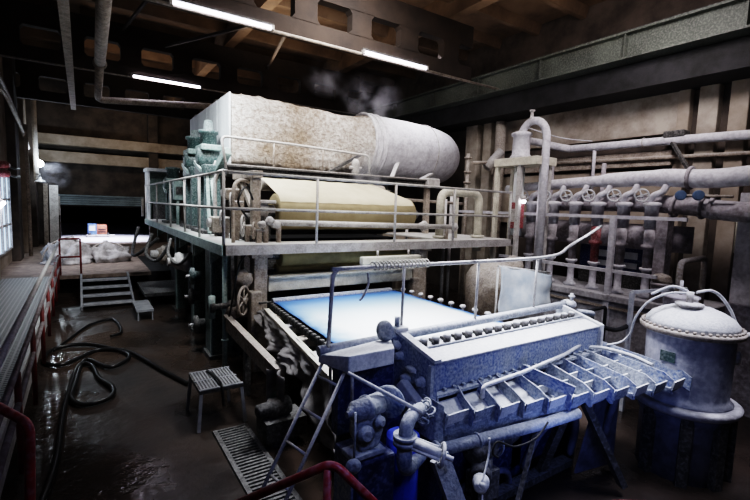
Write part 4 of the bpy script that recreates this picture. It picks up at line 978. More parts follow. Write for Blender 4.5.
MB().lathe((2.55, 2.22, .65), (.75, .62, .08), [(0, .07), (.05, .085), (.3, .085), (.36, .05)], 20).build('motor_body', 'dark', mo)
MB().box(2.6, 2.85, 2.28, 2.42, .35, .6).build('bracket', 'dark', mo)
tag(MB().tube([(2.49, 2.14, .58), (2.49, 2.13, .2)], .007, 6).build('hanging_cable', 'slab'), 'thin pale cable hanging from the small motor', 'cable')
dg = thing('drive_gearbox', 'rusty dark gearbox behind the small motor under the distributor', 'gearbox', (2.9, 2.45, .55))
MB().lathe((2.55, 2.35, .78), (1, .12, .04), [(0, .05), (.03, .1), (.25, .11), (.28, .07), (.42, .07), (.44, .1), (.6, .1)], 18).build('casing', 'dark', dg)
MB().torus((2.85, 2.38, .79), (1, .12, 0), .11, .012).build('clamp', 'paleblue', dg)

for i, (pts, r, mt, lb) in enumerate((
    ([(3.6, 2.6, .2), (3.7, 2.5, .6), (4.0, 2.4, .75), (4.3, 2.5, .5), (4.4, 2.6, .1)], .04, 'dim_blue', 'dim bent pipe arching between the braces under the distributor'),
    ([(4.5, 2.2, .9), (4.55, 2.3, .5), (4.8, 2.4, .3), (5.0, 2.5, .25)], .035, 'dim_blue', 'dim hose falling from the distributor toward the tank foot'),
    ([(5.6, 1.15, .5), (5.9, 1.2, .62), (6.2, 1.3, .5), (6.3, 1.4, .2)], .03, 'plaster', 'pale bent hose on the floor side right of the tank foot'),
    ([(2.6, 2.55, .3), (2.9, 2.5, .4), (3.2, 2.5, .35), (3.4, 2.6, .1)], .03, 'dim_blue', 'dim cable loop low under the small motor'))):
    tag(MB().tube(spline(pts, 6), r, 8).build('drain_hose', mt), lb, 'hose')
tag(MB().box(3.2, 4.3, 2.75, 2.8, .1, .85).build('guard_plate', 'deepblue', bevel=.01), 'dark blue guard plate behind the braces under the distributor', 'plate')
tag(MB().prism([(4.2, 2.4, .05), (4.75, 2.3, .05), (4.75, 2.3, .88), (4.45, 2.36, .88)], (0, .02, 0)).build('guard_plate', 'dim_blue'), 'slanting grey blue plate left of the tank legs', 'plate')

# ================================================================== TANK
tx, ty = 5.42, 1.95
tk = thing('pulp_tank', 'round grey white tank with domed lid at the right end of the distributor', 'tank', (tx, ty, 0))
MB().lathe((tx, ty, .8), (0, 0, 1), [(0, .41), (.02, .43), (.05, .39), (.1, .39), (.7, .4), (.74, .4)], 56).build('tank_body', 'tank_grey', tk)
MB().lathe((tx, ty, 1.53), (0, 0, 1), [(0, .4), (.005, .465), (.05, .475), (.06, .46)], 56).build('rim_flange', 'tan', tk)
MB().lathe((tx, ty, 1.59), (0, 0, 1), [(0, .425), (.05, .415), (.11, .37), (.16, .29), (.2, .19), (.215, .1), (.22, .08)], 56).build('lid', 'slab', tk)
for k in range(44):
    a = 2 * PI * k / 44; MB().cyl((tx + .445 * math.cos(a), ty + .445 * math.sin(a), 1.585), (tx + .445 * math.cos(a), ty + .445 * math.sin(a), 1.615), .016, n=6).build('rim_bolt', 'tan', tk)
MB().lathe((tx - .1, ty, 1.79), (0, 0, 1), [(0, .09), (.02, .09), (.025, .13), (.05, .13), (.06, .05)], 20).build('manhole', 'steel', tk)
MB().cyl((tx - .1, ty, 1.84), (tx - .1, ty, 1.96), .035, n=10).cyl((tx - .02, ty - .03, 1.84), (tx - .02, ty - .03, 1.9), .02, n=8).build('nozzle', 'steel', tk)
MB().lathe((tx, ty, .72), (0, 0, 1), [(0, .47), (.02, .5), (.07, .51), (.09, .48)], 56).build('base_flange', 'plinth', tk)
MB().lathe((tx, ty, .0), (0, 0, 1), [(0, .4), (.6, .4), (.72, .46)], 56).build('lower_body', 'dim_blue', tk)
for a in (3.6, 4.35, 5.1, 2.8):
    cx, cy = tx + .43 * math.cos(a), ty + .43 * math.sin(a)
    MB().bar((cx, cy, 0), (cx, cy, .73), .1, .08, (math.cos(a), math.sin(a), 0)).build('leg', 'dark', tk)
for a in (3.05, 5.3):
    cx, cy = tx + .395 * math.cos(a), ty + .395 * math.sin(a)
    MB().bar((cx, cy - .07, 1.3), (cx, cy + .07, 1.3), .02, .11).build('name_plate', 'steel' if a > 4 else 'green', tk)
MB().lathe((tx + .14, ty - .35, 1.32), (.3, -.95, 0), [(0, .06), (.03, .07), (.05, .07), (.06, .04)], 18).build('sight_port', 'steel', tk)
tag(MB().tube(spline([(5.34, 1.98, 1.94), (5.2, 2.1, 1.93), (5.1, 2.25, 1.82), (5.08, 2.36, 1.62), (5.12, 2.42, 1.42), (5.1, 2.5, 1.3), (4.98, 2.6, 1.25)], 6), .012, 7).build('tank_cable', 'slab'), 'thin white cable curving from the tank lid down to the distributor', 'cable')
tag(MB().tube(spline([(5.12, 2.24, 1.9), (5.25, 2.1, 2.0), (5.34, 1.98, 1.96)], 6), .014, 7).build('tank_hose', 'slab'), 'short white hose reaching the nozzle on the tank lid', 'hose')
tag(MB().tube(spline([(5.42, 1.93, 1.95), (5.58, 1.86, 1.97), (5.7, 1.8, 1.9), (5.8, 1.74, 1.76), (5.84, 1.7, 1.64)], 6), .016, 7).build('tank_hose', 'slab'), 'white hose arching over the right side of the tank lid', 'hose')
bt = thing('bucket', 'grey bucket shaped housing behind the tank lid', 'bucket', (6.2, 2.35, 1.5))
MB().lathe((6.0, 2.3, 1.0), (0, 0, 1), [(0, .12), (.55, .16), (.76, .18), (.77, .2), (.8, .2), (.81, .1)], 24).build('bucket_body', 'grubby_pipe', bt)
MB().tube(rounded([(6.68, 2.6, 1.0), (6.68, 2.6, 2.14), (7.46, 2.6, 2.17), (7.46, 2.6, 1.0)], .1), .04, 10).build('black_pipe', 'tan', bt)
MB().cyl((6.0, 2.3, 1.8), (6.0, 2.3, 1.98), .02, n=8).build('stem', 'steel', bt)
wp = thing('frame_stand', 'thin white angle frame behind the distributor, left of the tank', 'frame', (6.3, 2.97, 0))
MB().box(6.22, 6.27, 2.95, 3.0, 0, 1.7).box(6.95, 7.0, 2.6, 2.65, 0, 1.75).build('post', 'slab', wp)
MB().bar((6.24, 2.97, 1.7), (7.0, 2.62, 1.75), .04, .04).build('cross_bar', 'slab', wp)
tag(MB().tube([(5.95, 1.7, 1.45), (7.2, 1.6, 1.4)], .03, 10).build('side_pipe', 'plaster'), 'pale pipe leaving the right side of the tank', 'pipe')
bt2 = thing('mixing_vat', 'cylindrical dusty vat standing behind the wire right of the deck column', 'vat', (6.7, 6.3, 0))

MB().lathe((6.75, 5.9, 0), (0, 0, 1), [(0, .5), (1.45, .5), (1.6, .42), (1.72, .28), (1.78, .1)], 40).build('vat_body', 'tan', bt2)
MB().blob((7.35, 5.9, 1.62), .25, .2, .2, 8, .4).build('inlet', 'tan', bt2)
MB().cyl((7.4, 5.95, 0), (7.4, 5.95, 1.5), .07, n=12).build('side_pipe', 'tan', bt2)

# canvas tarpaulin
def tarp(u, v):
    x = 5.75 + 1.38 * u; z = 1.82 - .2 * u - (.78 - .18 * u) * v
    return V((x + .03 * math.sin(v * 5), 4.85 - .1 * v + .05 * math.sin(u * 6 + v * 2) + .05 * noise.noise(V((u * 3, v * 3, 1))), z + .02 * math.sin(u * 5)))
tp = thing('tarpaulin', 'pale stained tarpaulin hung on a frame behind the headbox', 'tarpaulin', (6.45, 4.85, 0))
MB().grid(tarp, 24, 16).build('cloth', 'pale_canvas', tp, solid=.01)
MB().tube([(5.73, 4.88, 1.83), (7.15, 4.88, 1.64)], .02, 6).build('top_bar', 'rail', tp)
for x, z in ((5.75, 1.82), (7.12, 1.64)): MB().cyl((x, 4.9, 0), (x, 4.9, z), .02, n=6).build('post', 'rail', tp)

# ================================================================== RIGHT WALL PIPEWORK
px_ = 8.5
ps = thing('pump_stand', 'tall white framed stand carrying an upright cylinder beside the deck end', 'stand', (8.55, 6.65, 0))
MB().box(8.2, 8.9, 6.1, 7.3, 3.78, 3.96).build('platform', 'cream', ps, bevel=.01)
for (x, yy) in ((8.24, 7.2), (8.24, 6.55), (8.8, 7.2), (8.8, 6.2)):
    MB().box(x, x + .09, yy, yy + .09, 0, 3.78).build('leg', 'cream' if yy > 7 else 'rail', ps)
cy_ = thing('feed_cylinder', 'upright grey cylinder with flared foot on top of the white stand', 'cylinder', (8.5, 6.75, 3.96))
MB().lathe((8.5, 6.78, 3.96), (0, 0, 1), [(0, .24), (.05, .24), (.1, .2), (.5, .19), (.52, .23), (.58, .23), (.62, .1)], 28).build('cylinder_body', 'plaster', cy_)
MB().lathe((8.5, 6.78, 3.78), (0, 0, -1), [(0, .12), (.8, .12), (.82, .16), (.9, .16), (.92, .13), (1.6, .13)], 20).build('lower_tube', 'hoodside', cy_)
rbx = thing('starter_box', 'narrow dark red box on the white stand at deck height', 'box', (8.4, 6.75, 2.1))
MB().box(8.3, 8.55, 6.62, 6.85, 2.35, 2.95).build('box_body', 'darkred', rbx, bevel=.01)
MB().box(8.28, 8.3, 6.66, 6.8, 2.5, 2.8).build('cover', 'steel', rbx)
wlk = thing('work_lamp', 'small glowing white lamp right of the dark red box', 'lamp', (8.45, 6.35, 3.0))
MB().blob((8.35, 6.5, 2.97), .05, .05, .04, 1, .05).build('bulb', 'indicator', wlk)
MB().cyl((8.35, 6.5, 3.0), (8.35, 6.5, 3.1), .05, n=10).build('socket', 'steel', wlk)
lpz = thing('loop_pipe', 'tall white pipe looping over the feed cylinder like a walking stick', 'pipe', (8.5, 6.1, 0))
pts = [(8.45, 6.08, .6), (8.45, 6.08, 4.35)] + [(8.45, 6.43 - .35 * math.cos(a), 4.35 + .42 * math.sin(a)) for a in [PI * i / 12 for i in range(1, 12)]] + [(8.45, 6.78, 4.5)]
MB().tube(pts, .085, 16).build('pipe_run', 'plaster', lpz)
MB().lathe((8.45, 6.5, 4.77), (0, 0, 1), [(0, .05), (.05, .09), (.08, .04), (.2, .035), (.21, .06), (.24, .06)], 14).build('vent_valve', 'steel', lpz)
MB().tube([(8.6, 6.25, .6), (8.6, 6.25, 3.78)], .06, 12).build('parallel_pipe', 'plaster', lpz)
p1 = thing('upper_wall_pipe', 'long white pipe running high along the right wall', 'pipe', (10.2, 4, 4.2))
MB().tube(spline([(8.9, 7.05, 4.45), (9.6, 7.2, 4.5), (10.1, 6.7, 4.35), (10.2, 6.3, 4.33), (10.2, 4, 4.3), (10.2, 1.0, 4.22)], 6), .09, 16).build('pipe_run', 'plaster', p1)
MB().cyl((10.2, 6.0, 3.3), (10.2, 6.0, 4.3), .04, n=8).build('hanger', 'plaster', p1)
MB().torus((10.2, 4.9, 4.32), (0, 1, 0), .095, .012).torus((10.2, 2.9, 4.27), (0, 1, 0), .095, .012).build('joint', 'steel', p1)
tag(MB().box(10.1, 10.4, 4.1, 4.5, 4.36, 4.5).build('pipe_bracket', 'dark', bevel=.03), 'dark bracket box on the wall column above the upper white pipe', 'bracket')
tag(MB().bar((10.1, 4.3, 4.25), (9.9, 3.75, 3.45), .08, .05).build('bracket_stay', 'dark'), 'dark slanting stay under the upper white pipe', 'bracket')
tag(MB().tube([(10.3, 8.9, 4.05), (10.3, 1.0, 3.92)], .045, 10).build('brown_wall_pipe', 'tan'), 'thin brown pipe just below the upper white pipe', 'pipe')
p2 = thing('lagged_main_pipe', 'thick white plastered main pipe above the row of hand wheels', 'pipe', (9.1, 4, 3.2))
MB().tube(spline([(9.1, 7.6, 3.3), (9.1, 6.4, 3.38), (9.1, 5.0, 3.44), (9.1, 4.0, 3.46), (9.1, 3.2, 3.42), (9.05, 2.5, 3.46), (8.95, 1.2, 3.52)], 6), [.1] * 6 + [.115] * 6 + [.15] * 6 + [.165] * 12 + [.16] * 7, 24).build('lagging', 'plaster', p2)
MB().torus((9.1, 3.52, 3.44), (0, 1, .05), .18, .035, 28, 8).build('joint_collar', 'grubby_pipe', p2)
MB().cyl((9.0, 2.55, 3.66), (9.0, 2.55, 3.7), .1, n=12).cyl((9.0, 2.55, 3.6), (9.0, 2.55, 3.75), .03, n=8).build('tap', 'plaster', p2)
p3 = thing('lagged_lower_pipe', 'thick grubby grey pipe below the white plastered main', 'pipe', (9.3, 4, 2.7))
MB().tube(spline([(9.35, 6.9, 2.95), (9.3, 5.0, 2.98), (9.3, 4.2, 2.98), (9.2, 3.5, 2.94), (9.1, 2.8, 2.86), (9.0, 1.2, 2.8)], 6), .17, 22).build('lagging', 'grubby_pipe', p3)
for yy in (3.75, 3.3, 3.15): MB().torus((9.17, yy, 2.93), (0, 1, .1), .19, .035, 26, 8).build('joint_collar', 'grubby_pipe', p3)
p4 = thing('lagged_rear_pipe', 'fat dim horizontal pipe behind the vertical valve pipes', 'pipe', (9.5, 5, 2.1))
MB().tube([(9.55, 7.4, 2.33), (9.55, 4.0, 2.3), (9.7, 3.6, 2.3)], .26, 24).build('lagging', 'grubby_pipe', p4)
# valve station
def station(y, label, red=False, wheel=True):
    t = thing('valve_station', label, 'valve', (9.0, y, 1.15), 'valve pipes in a row along the right wall')
    if wheel:
        handwheel((8.78, y + .0, 3.12), (-.9, -.43, 0), .115, .016, 'slab', t, 'handwheel', 4)
        MB().cyl((8.78, y, 3.12), (9.02, y - .04, 3.12), .02, n=8).build('spindle', 'steel', t)
    MB().tube(spline([(9.05, y - .3, 3.34), (9.0, y - .26, 3.2), (8.98, y - .12, 3.12), (9.0, y - .05, 3.02)], 5), .06, 12).build('branch_elbow', 'plaster', t)
    MB().lathe((9.0, y - .1, 2.5), (0, 0, 1), [(0, .11), (.4, .12), (.42, .155), (.48, .155), (.5, .1)], 20).build('upper_body', 'plaster', t)
    MB().lathe((9.0, y - .1, 1.7), (0, 0, 1), [(0, .08), (.4, .085), (.42, .13), (.48, .13), (.5, .09), (.8, .1)], 18).build('riser', 'darkred' if red else 'grubby_pipe', t)
    MB().lathe((9.0, y - .1, 1.16), (0, 0, 1), [(0, .13), (.04, .13), (.1, .07), (.5, .07), (.54, .12), (.58, .12)], 18).build('foot_cone', 'plaster', t)
    return t
names = ['valve pipe with hand wheel just right of the tall looping pipe', 'second valve pipe right of the looping pipe, behind its edge', 'third valve pipe from the looping pipe, with hand wheel', 'valve pipe with dark red middle section',
         'valve pipe with hand wheel, right of the red sectioned one', 'valve pipe with the largest looking hand wheel, last in the row']
for y, nm in zip((6.86, 6.26, 5.73, 5.22, 4.69, 4.17), names): station(y, nm, red='dark red' in nm)
handwheel_t = thing('spare_valve', 'pair of small blue round gauges under the white plastered main pipe', 'gauge', (8.95, 3.3, 3.0))
for yy in (3.55, 3.28): MB().lathe((8.85, yy, 3.12), (-1, -.4, 0), [(0, .04), (.03, .09), (.07, .09), (.08, .07)], 18).build('gauge_dial', 'dull_blue', handwheel_t)
MB().cyl((8.9, 3.6, 3.12), (8.9, 2.8, 3.1), .025, n=8).build('gauge_pipe', 'tan', handwheel_t)
for i, (z, y1, y0, lb) in enumerate(((2.7, 3.35, 8.9, 'upper pale square rail in front of the valve pipes'), (1.63, 3.75, 7.4, 'lower pale square rail in front of the valve pipe feet'))):
    tag(MB().box(8.68, 8.74, y1, y0, z - .035, z + .03).build('service_rail', 'plaster'), lb, 'rail')
tag(MB().box(8.64, 8.72, 4.55, 4.66, 0, 2.72).build('rail_post', 'plaster'), 'pale upright post carrying the rails before the valve pipes', 'post')
tag(MB().box(8.95, 9.2, 3.75, 3.95, 0, 2.7).build('blue_upright', 'grubby_pipe'), 'grey blue upright beam just right of the last valve pipe', 'beam')
tag(MB().box(9.7, 10.0, 2.65, 2.95, 0, 3.2).build('pale_upright', 'plaster'), 'pale lilac upright beam below the grubby pipe', 'beam')
pn = thing('valve_plinth', 'flaking grey concrete plinth below the valve pipes', 'plinth', (9.4, 5.3, 0))
MB().box(8.72, 10.05, 3.0, 8.3, 0, 1.08).build('plinth_body', 'plinth', pn, bevel=.02)
MB().box(8.62, 10.05, 3.0, 8.3, 1.02, 1.16).build('plinth_top', 'plinth', pn, bevel=.02)
MB().box(8.66, 8.72, 3.0, 8.3, .88, .93).build('rust_ledge', 'tan', pn)
cr8 = thing('blue_crate', 'dark blue crate with two pale labels on the plinth behind the valve pipes', 'crate', (9.9, 5.2, 1.16))
MB().box(9.75, 10.2, 4.4, 5.9, 1.5, 2.15).build('crate_body', 'deepblue', cr8, bevel=.02)
MB().box(9.75, 10.2, 4.4, 5.9, 1.16, 1.5).build('crate_base', 'dark', cr8)
for yy in (4.6, 5.2): MB().box(9.735, 9.75, yy, yy + .35, 1.8, 1.95).box(9.735, 9.75, yy, yy + .35, 1.6, 1.72).build('blank_label', 'hoodside', cr8)
vb = thing('small_pump', 'small brown pump with bucket shaped base right of the last valve pipe', 'pump', (8.8, 3.9, 1.16))
MB().lathe((8.85, 3.72, 1.16), (0, 0, 1), [(0, .12), (.3, .16), (.32, .18), (.36, .18)], 20).build('pump_base', 'grubby_pipe', vb)
MB().blob((8.85, 3.72, 1.58), .14, .18, .1, 3, .4).build('pump_head', 'tan', vb)
# far right: pale panel and dark recess
tag(MB().box(10.1, 10.3, 2.75, 3.1, 2.1, 2.7).build('junction_box', 'cream', bevel=.02), 'pale junction box on the right wall under the grubby pipe', 'junction box')
tag(MB().box(7.6, 7.7, .8, 2.35, 0, 1.55).build('steel_partition', 'grubby_pipe', bevel=.01), 'dim grey steel partition behind and right of the tank', 'partition')
tag(MB().box(9.9, 10.2, 1.7, 2.6, 0, 3.4).build('recess_shade', 'black', bevel=.02), 'black block standing for the dark recess at the right edge of the hall', 'recess')  # black block in place of the shaded recess
tag(MB().tube(spline([(9.0, 7.0, 4.75), (9.4, 6.4, 4.5), (9.9, 5.9, 4.42)], 5), .012, 6).build('wall_cable', 'plaster'), 'thin cable from the looping pipe to the upper white pipe', 'cable')
for i, (x, yy, lb) in enumerate(((9.9, 6.9, 'narrow dim pipe on the wall behind the first valves'), (9.95, 5.6, 'second narrow dim pipe behind the third valve'))):
    tag(MB().tube([(x, yy, 1.2), (x, yy, 3.9)], .05, 8).build('standing_pipe', 'grubby_pipe'), lb, 'pipe')

# ================================================================== FLOOR THINGS
hs = [(1.24, 6.75), (1.02, 7.41), (.63, 8.65), (.19, 9.07), (-.11, 8.75), (-.37, 8.47), (-.6, 8.83), (-.5, 9.46), (-.03, 9.5), (.46, 8.9), (.6, 8.4), (.3, 8.0), (-.03, 8.6), (-.16, 7.49), (-.19, 6.94), (-.04, 6.68), (.24, 6.76), (.29, 7.11), (.14, 7.6),
      (.05, 8.25), (-.12, 8.3), (-.24, 7.14), (-.28, 6.35), (-.29, 5.59), (-.33, 5.01), (-.42, 4.3), (-.5, 3.4)]
tag(MB().tube(spline([(x, y, .035 + .006 * (i % 3)) for i, (x, y) in enumerate(hs)], 7), .032, 10).build('water_hose', 'rubber'), 'black rubber hose looped over the wet brown floor', 'hose')
tag(MB().tube(spline([(-.5, 9.4, .03), (-.3, 10.0, .03), (.05, 11.0, .03), (.5, 11.3, .03), (.6, 10.2, .03), (.4, 9.9, .03)], 7), .026, 8).build('water_hose', 'rubber'), 'thinner black hose lying beyond the looped one toward the stairs', 'hose')
sl = thing('step_stool', 'small grey metal step stool with slotted top on the wet floor', 'stool', (1.37, 5.6, 0))
MB().hexa([(1.1, 5.3, .45), (1.62, 5.3, .45), (1.6, 5.95, .45), (1.1, 5.95, .45), (1.1, 5.3, .49), (1.62, 5.3, .49), (1.6, 5.95, .49), (1.1, 5.95, .49)]).build('seat_plate', 'dark', sl)
q = MB()
for k in range(13): q.box(1.12 + .038 * k, 1.14 + .038 * k, 5.32, 5.93, .49, .502)
for yy in (5.3, 5.6, 5.92): q.box(1.1, 1.62, yy, yy + .03, .488, .504)
q.build('tread_slats', 'alu', sl)
for (x, yy, mx, my) in ((1.12, 5.32, -.04, -.04), (1.6, 5.32, .04, -.04), (1.12, 5.92, -.04, .04), (1.58, 5.92, .04, .04)):
    MB().bar((x, yy, .46), (x + mx, yy + my, 0), .04, .035, (0, 1, 0)).build('leg', 'alu', sl)
MB().tube(spline([(1.32, 5.9, .51), (1.35, 5.6, .53), (1.36, 5.32, .52), (1.36, 5.27, .4), (1.38, 5.3, .25)], 5), .016, 6).build('dangling_strap', 'rubber', sl)
dr = thing('floor_drain', 'long slotted floor drain grate running between stool and ladder', 'drain', (1.42, 4.2, 0))
q = MB(); yy = 2.9
while yy < 5.2: q.box(1.27, 1.58, yy, yy + .028, .004, .018); yy += .058
q.build('grate_bars', 'dark', dr)
MB().box(1.22, 1.27, 2.9, 5.2, 0, .02).box(1.58, 1.63, 2.9, 5.2, 0, .02).build('grate_frame', 'dark', dr)
MB().box(1.27, 1.58, 2.9, 5.2, 0, .004).build('channel', 'black', dr)
ld = thing('ladder', 'leaning grey steel ladder at the corner of the white apron box', 'ladder', (1.2, 3, 0))
A0, A1, B0, B1 = V((1.66, 3.1, 1.6)), V((.8, 3.1, 0)), V((1.71, 2.83, 1.6)), V((.86, 2.83, 0))
for a, b_ in ((A0, A1), (B0, B1)): MB().tube([a, b_], .015, 8).build('rail', 'rail', ld)
for k in range(6):
    t = .14 + .15 * k; MB().tube([A0.lerp(A1, t), B0.lerp(B1, t)], .011, 8).build('rung', 'rail', ld)
MB().cyl(B0, (1.72, 2.83, 1.12), .014, n=8).build('hook_post', 'rail', ld)
MB().cyl(A0, (1.67, 3.1, 1.2), .014, n=8).build('hook_post', 'rail', ld)
# red handrails of the stair the viewer stands on
r1 = thing('stair_handrail', 'bright red pipe handrail rising to a bend at the bottom of the frame', 'handrail', (.9, 1.5, 0))
MB().tube(rounded([(.45, 1.85, 1.4), (.84, 1.52, 1.685), (1.1, 1.28, 1.38)], .05), .019, 10).build('top_rail', 'red', r1)
MB().cyl((.82, 1.53, 0), (.82, 1.53, 1.66), .018, n=8).build('post', 'red', r1)
MB().cyl((1.1, 1.28, 0), (1.1, 1.28, 1.38), .018, n=8).build('post', 'red', r1)
MB().cyl((.45, 1.85, 0), (.45, 1.85, 1.4), .018, n=8).build('post', 'red', r1)
r2 = thing('stair_handrail', 'dull red bent handrail by the near end of the grating walkway', 'handrail', (-.3, 2.4, 0))
MB().tube(rounded([(-.7, 2.85, 1.98), (-.22, 2.36, 1.75), (-.27, 2.3, 0.0)], .05), .02, 10).build('top_rail', 'red', r2)
MB().tube([(-.6, 2.8, 1.5), (-.25, 2.34, 1.2)], .018, 8).build('mid_rail', 'red', r2)
MB().cyl((-.7, 2.85, .6), (-.7, 2.85, 1.98), .02, n=8).build('post', 'red', r2)
r3 = thing('stair_handrail', 'red handrail end just peeping in at the bottom right', 'handrail', (2.1, .95, 0))
MB().tube(rounded([(1.96, 1.06, 1.28), (2.05, 1.0, 1.375), (2.3, .84, 1.375), (2.4, .78, 1.2)], .06), .018, 10).build('top_rail', 'red', r3)
MB().cyl((1.96, 1.06, 0), (1.96, 1.06, 1.28), .018, n=8).build('post', 'red', r3)
MB().cyl((2.4, .78, 0), (2.4, .78, 1.2), .018, n=8).build('post', 'red', r3)

# ================================================================== STEAM
def steam(c, r, dens, seed, label):
    m = bpy.data.materials.new('steam_vapour'); m.use_nodes = True; nt = m.node_tree; N, L = nt.nodes, nt.links
    N.clear(); o = N.new('ShaderNodeOutputMaterial'); vs = N.new('ShaderNodeVolumeScatter'); vs.inputs['Color'].default_value = (.9, .88, 1, 1)
    tc = N.new('ShaderNodeTexCoord'); n = N.new('ShaderNodeTexNoise'); n.inputs['Scale'].default_value = 2.6; n.inputs['Detail'].default_value = 3
    mp = N.new('ShaderNodeMapping'); mp.inputs['Location'].default_value = (seed, 0, 0); L.new(tc.outputs['Object'], mp.inputs[0]); L.new(mp.outputs[0], n.inputs['Vector'])
    ln = N.new('ShaderNodeVectorMath'); ln.operation = 'LENGTH'
    mp2 = N.new('ShaderNodeMapping'); mp2.inputs['Scale'].default_value = (1 / r[0], 1 / r[1], 1 / r[2]); mp2.inputs['Location'].default_value = (0, 0, -1)
    L.new(tc.outputs['Object'], mp2.inputs[0]); L.new(mp2.outputs[0], ln.inputs[0])
    fo = N.new('ShaderNodeMapRange'); fo.inputs['From Min'].default_value = 1; fo.inputs['From Max'].default_value = .1; L.new(ln.outputs['Value'], fo.inputs['Value'])
    mr = N.new('ShaderNodeMapRange'); mr.inputs['From Min'].default_value = .45; mr.inputs['From Max'].default_value = .7; L.new(n.outputs['Fac'], mr.inputs['Value'])
    a = N.new('ShaderNodeMath'); a.operation = 'MULTIPLY'; L.new(fo.outputs[0], a.inputs[0]); L.new(mr.outputs[0], a.inputs[1])
    b_ = N.new('ShaderNodeMath'); b_.operation = 'MULTIPLY'; b_.inputs[1].default_value = dens; L.new(a.outputs[0], b_.inputs[0])
    L.new(b_.outputs[0], vs.inputs['Density']); L.new(vs.outputs[0], o.inputs['Volume'])
    ob_ = MB().blob(c, r[0], r[1], r[2], 0, 0, 20, 12).build('steam_cloud', m)
    tag(ob_, label, 'steam', kind='stuff')
steam((5.7, 8.9, 5.2), (.9, .6, .7), 1.1, 3, 'thin steam rising over the top right of the hood')
steam((5.15, 8.0, 3.55), (.55, .45, .55), 3.2, 9, 'thin white steam by the felt below the exhaust duct')
steam((-.85, 22.0, 3.55), (.6, .6, .6), .5, 21, 'glowing haze around the bright floodlight by the left wall')
steam((4.5, 8.9, 5.5), (.6, .4, .45), .9, 14, 'faint steam wisp above the middle of the hood')

# ================================================================== LIGHT AND CAMERA
def area(name, loc, target, size, energy, colr, sy=None, spread=None):  # unseen area lights, added to brighten single parts of the hall
    l = bpy.data.lights.new(name, 'AREA'); l.energy = energy; l.color = colr; l.size = size
    if sy: l.shape = 'RECTANGLE'; l.size_y = sy
    if spread: l.spread = spread
    o = bpy.data.objects.new(name, l); C.objects.link(o); o.location = loc
    o.rotation_euler = (V(target) - V(loc)).to_track_quat('-Z', 'Y').to_euler(); return o
area('roof_fill', (3.4, 3.0, 7.2), (4.4, 8.0, 3.0), 1.6, 60, (1.0, .93, .86), spread=1.6)  # unseen fill added below the roof
area('machine_light', (3.5, 4.0, 5.2), (3.5, 2.9, 1.3), .9, 60, (.90, .92, 1.0), spread=1.25)
area('distributor_light', (4.2, 1.2, 4.6), (3.7, 2.4, 1.0), .7, 11, (.80, .85, 1.0), spread=1.3)
area('blue_fill', (1.3, .8, 2.9), (2.2, 2.6, 1.0), .5, 9, (.38, .48, 1.0))  # unseen blue fill added for the headbox end
area('wall_light', (6.8, 3.2, 6.6), (10.2, 5.6, 3.8), 1.0, 60, (.98, .9, .92), spread=2.0)
area('wire_light', (3.4, 5.2, 4.6), (3.5, 5.0, 1.2), 1.0, 46, (.92, .96, 1.0), spread=1.3)
area('tank_light', (5.6, 1.2, 4.8), (5.5, 1.95, 1.4), .6, 13, (.85, .85, 1.0), spread=1.2)
area('deck_light', (1.4, 8.0, 5.6), (2.2, 9.5, 2.4), .8, 80, (.92, .97, 1.0), spread=2.0)
area('annex_light', (1.0, 26.8, 5.0), (1.0, 26.8, .6), 1.5, 330, (.82, .84, 1.0), spread=1.3)
area('hood_light', (4.2, 6.6, 7.1), (4.6, 9.4, 4.2), 1.0, 105, (1.0, .95, .92), spread=2.4)
area('duct_light', (7.6, 8.8, 6.6), (7.4, 9.8, 4.6), .8, 30, (.95, .93, 1.0), spread=2.0)
area('tarpaulin_fill', (5.0, 2.8, 3.4), (6.4, 4.85, 1.5), .4, 8, (.85, .9, 1.0), spread=1.0)  # unseen fill added to brighten the front of the cloth
area('stand_fill', (3.4, 1.5, .9), (3.7, 3.0, .5), .4, 3, (.3, .42, 1.0))  # blue fill added to lift the dark area under the distributor
area('landing_light', (.6, 15.0, 5.2), (.4, 17.2, .8), 1.0, 30, (.9, .92, 1.0), spread=1.2)
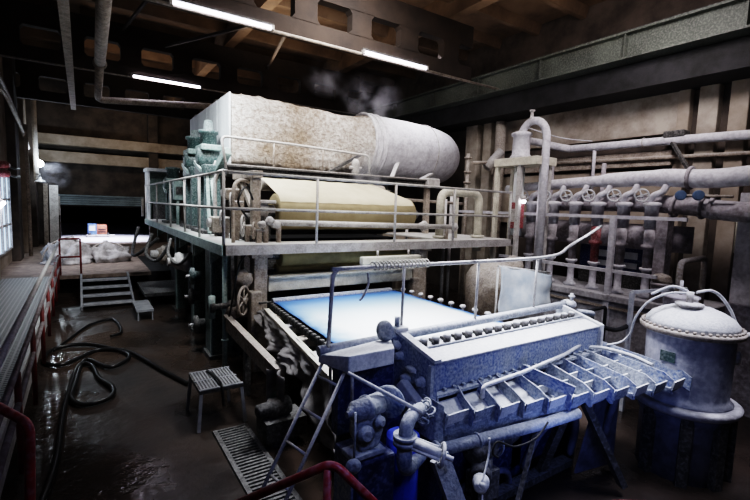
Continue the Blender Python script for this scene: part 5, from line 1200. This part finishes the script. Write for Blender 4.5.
area('ceiling_fill', (4.0, 10.8, 6.2), (4.4, 10.6, 7.8), 3.5, 42, (1.0, .82, .64), 1.0)  # hidden fills added to light the ceiling from below
area('ceiling_fill', (7.0, 5.6, 6.2), (7.0, 5.8, 7.8), 3.0, 26, (1.0, .82, .64), 1.0)
area('ceiling_fill', (2.5, 16.5, 6.2), (2.5, 16.5, 7.8), 4.0, 22, (1.0, .8, .62), 1.0)
area('back_wall_light', (2.0, 21.0, 6.6), (2.0, 24.6, 4.6), 2.0, 26, (1.0, .8, .6), 1.0)
pl_ = bpy.data.lights.new('flood_glow', 'POINT'); pl_.energy = 70; pl_.color = (.75, .88, 1.0); pl_.shadow_soft_size = .1
po = bpy.data.objects.new('flood_glow', pl_); C.objects.link(po); po.location = (-1.15, 21.9, 4.0)
w = bpy.data.worlds.new('hall_air'); bpy.context.scene.world = w; w.use_nodes = True
w.node_tree.nodes['Background'].inputs[0].default_value = (.5, .55, .7, 1); w.node_tree.nodes['Background'].inputs[1].default_value = .04

cam = bpy.data.cameras.new('camera'); co = bpy.data.objects.new('camera', cam); C.objects.link(co)
cam.sensor_width = 36; cam.lens = 36 * 439 / 750; cam.clip_end = 200
VX = V((1037 - 375, 228 - 250, 439)); VY = V((82 - 375, 197 - 250, 439))
ex = VX.normalized(); ey = VY - ex * VY.dot(ex); ey.normalize(); ez = ex.cross(ey)
# rows: world axes seen in the camera frame (right, down, forward)
right = V((ex.x, ey.x, ez.x)); down = V((ex.y, ey.y, ez.y)); fwd = V((ex.z, ey.z, ez.z))
co.matrix_world = Matrix(((right.x, -down.x, -fwd.x, 0), (right.y, -down.y, -fwd.y, 0), (right.z, -down.z, -fwd.z, 2.75), (0, 0, 0, 1)))
bpy.context.scene.camera = co
s = bpy.context.scene
s.view_settings.view_transform = 'Filmic'; s.view_settings.look = 'High Contrast'; s.view_settings.exposure = 0.45
s.cycles.use_denoising = True; s.cycles.max_bounces = 5; s.cycles.volume_step_rate = 2; s.cycles.sample_clamp_indirect = 4
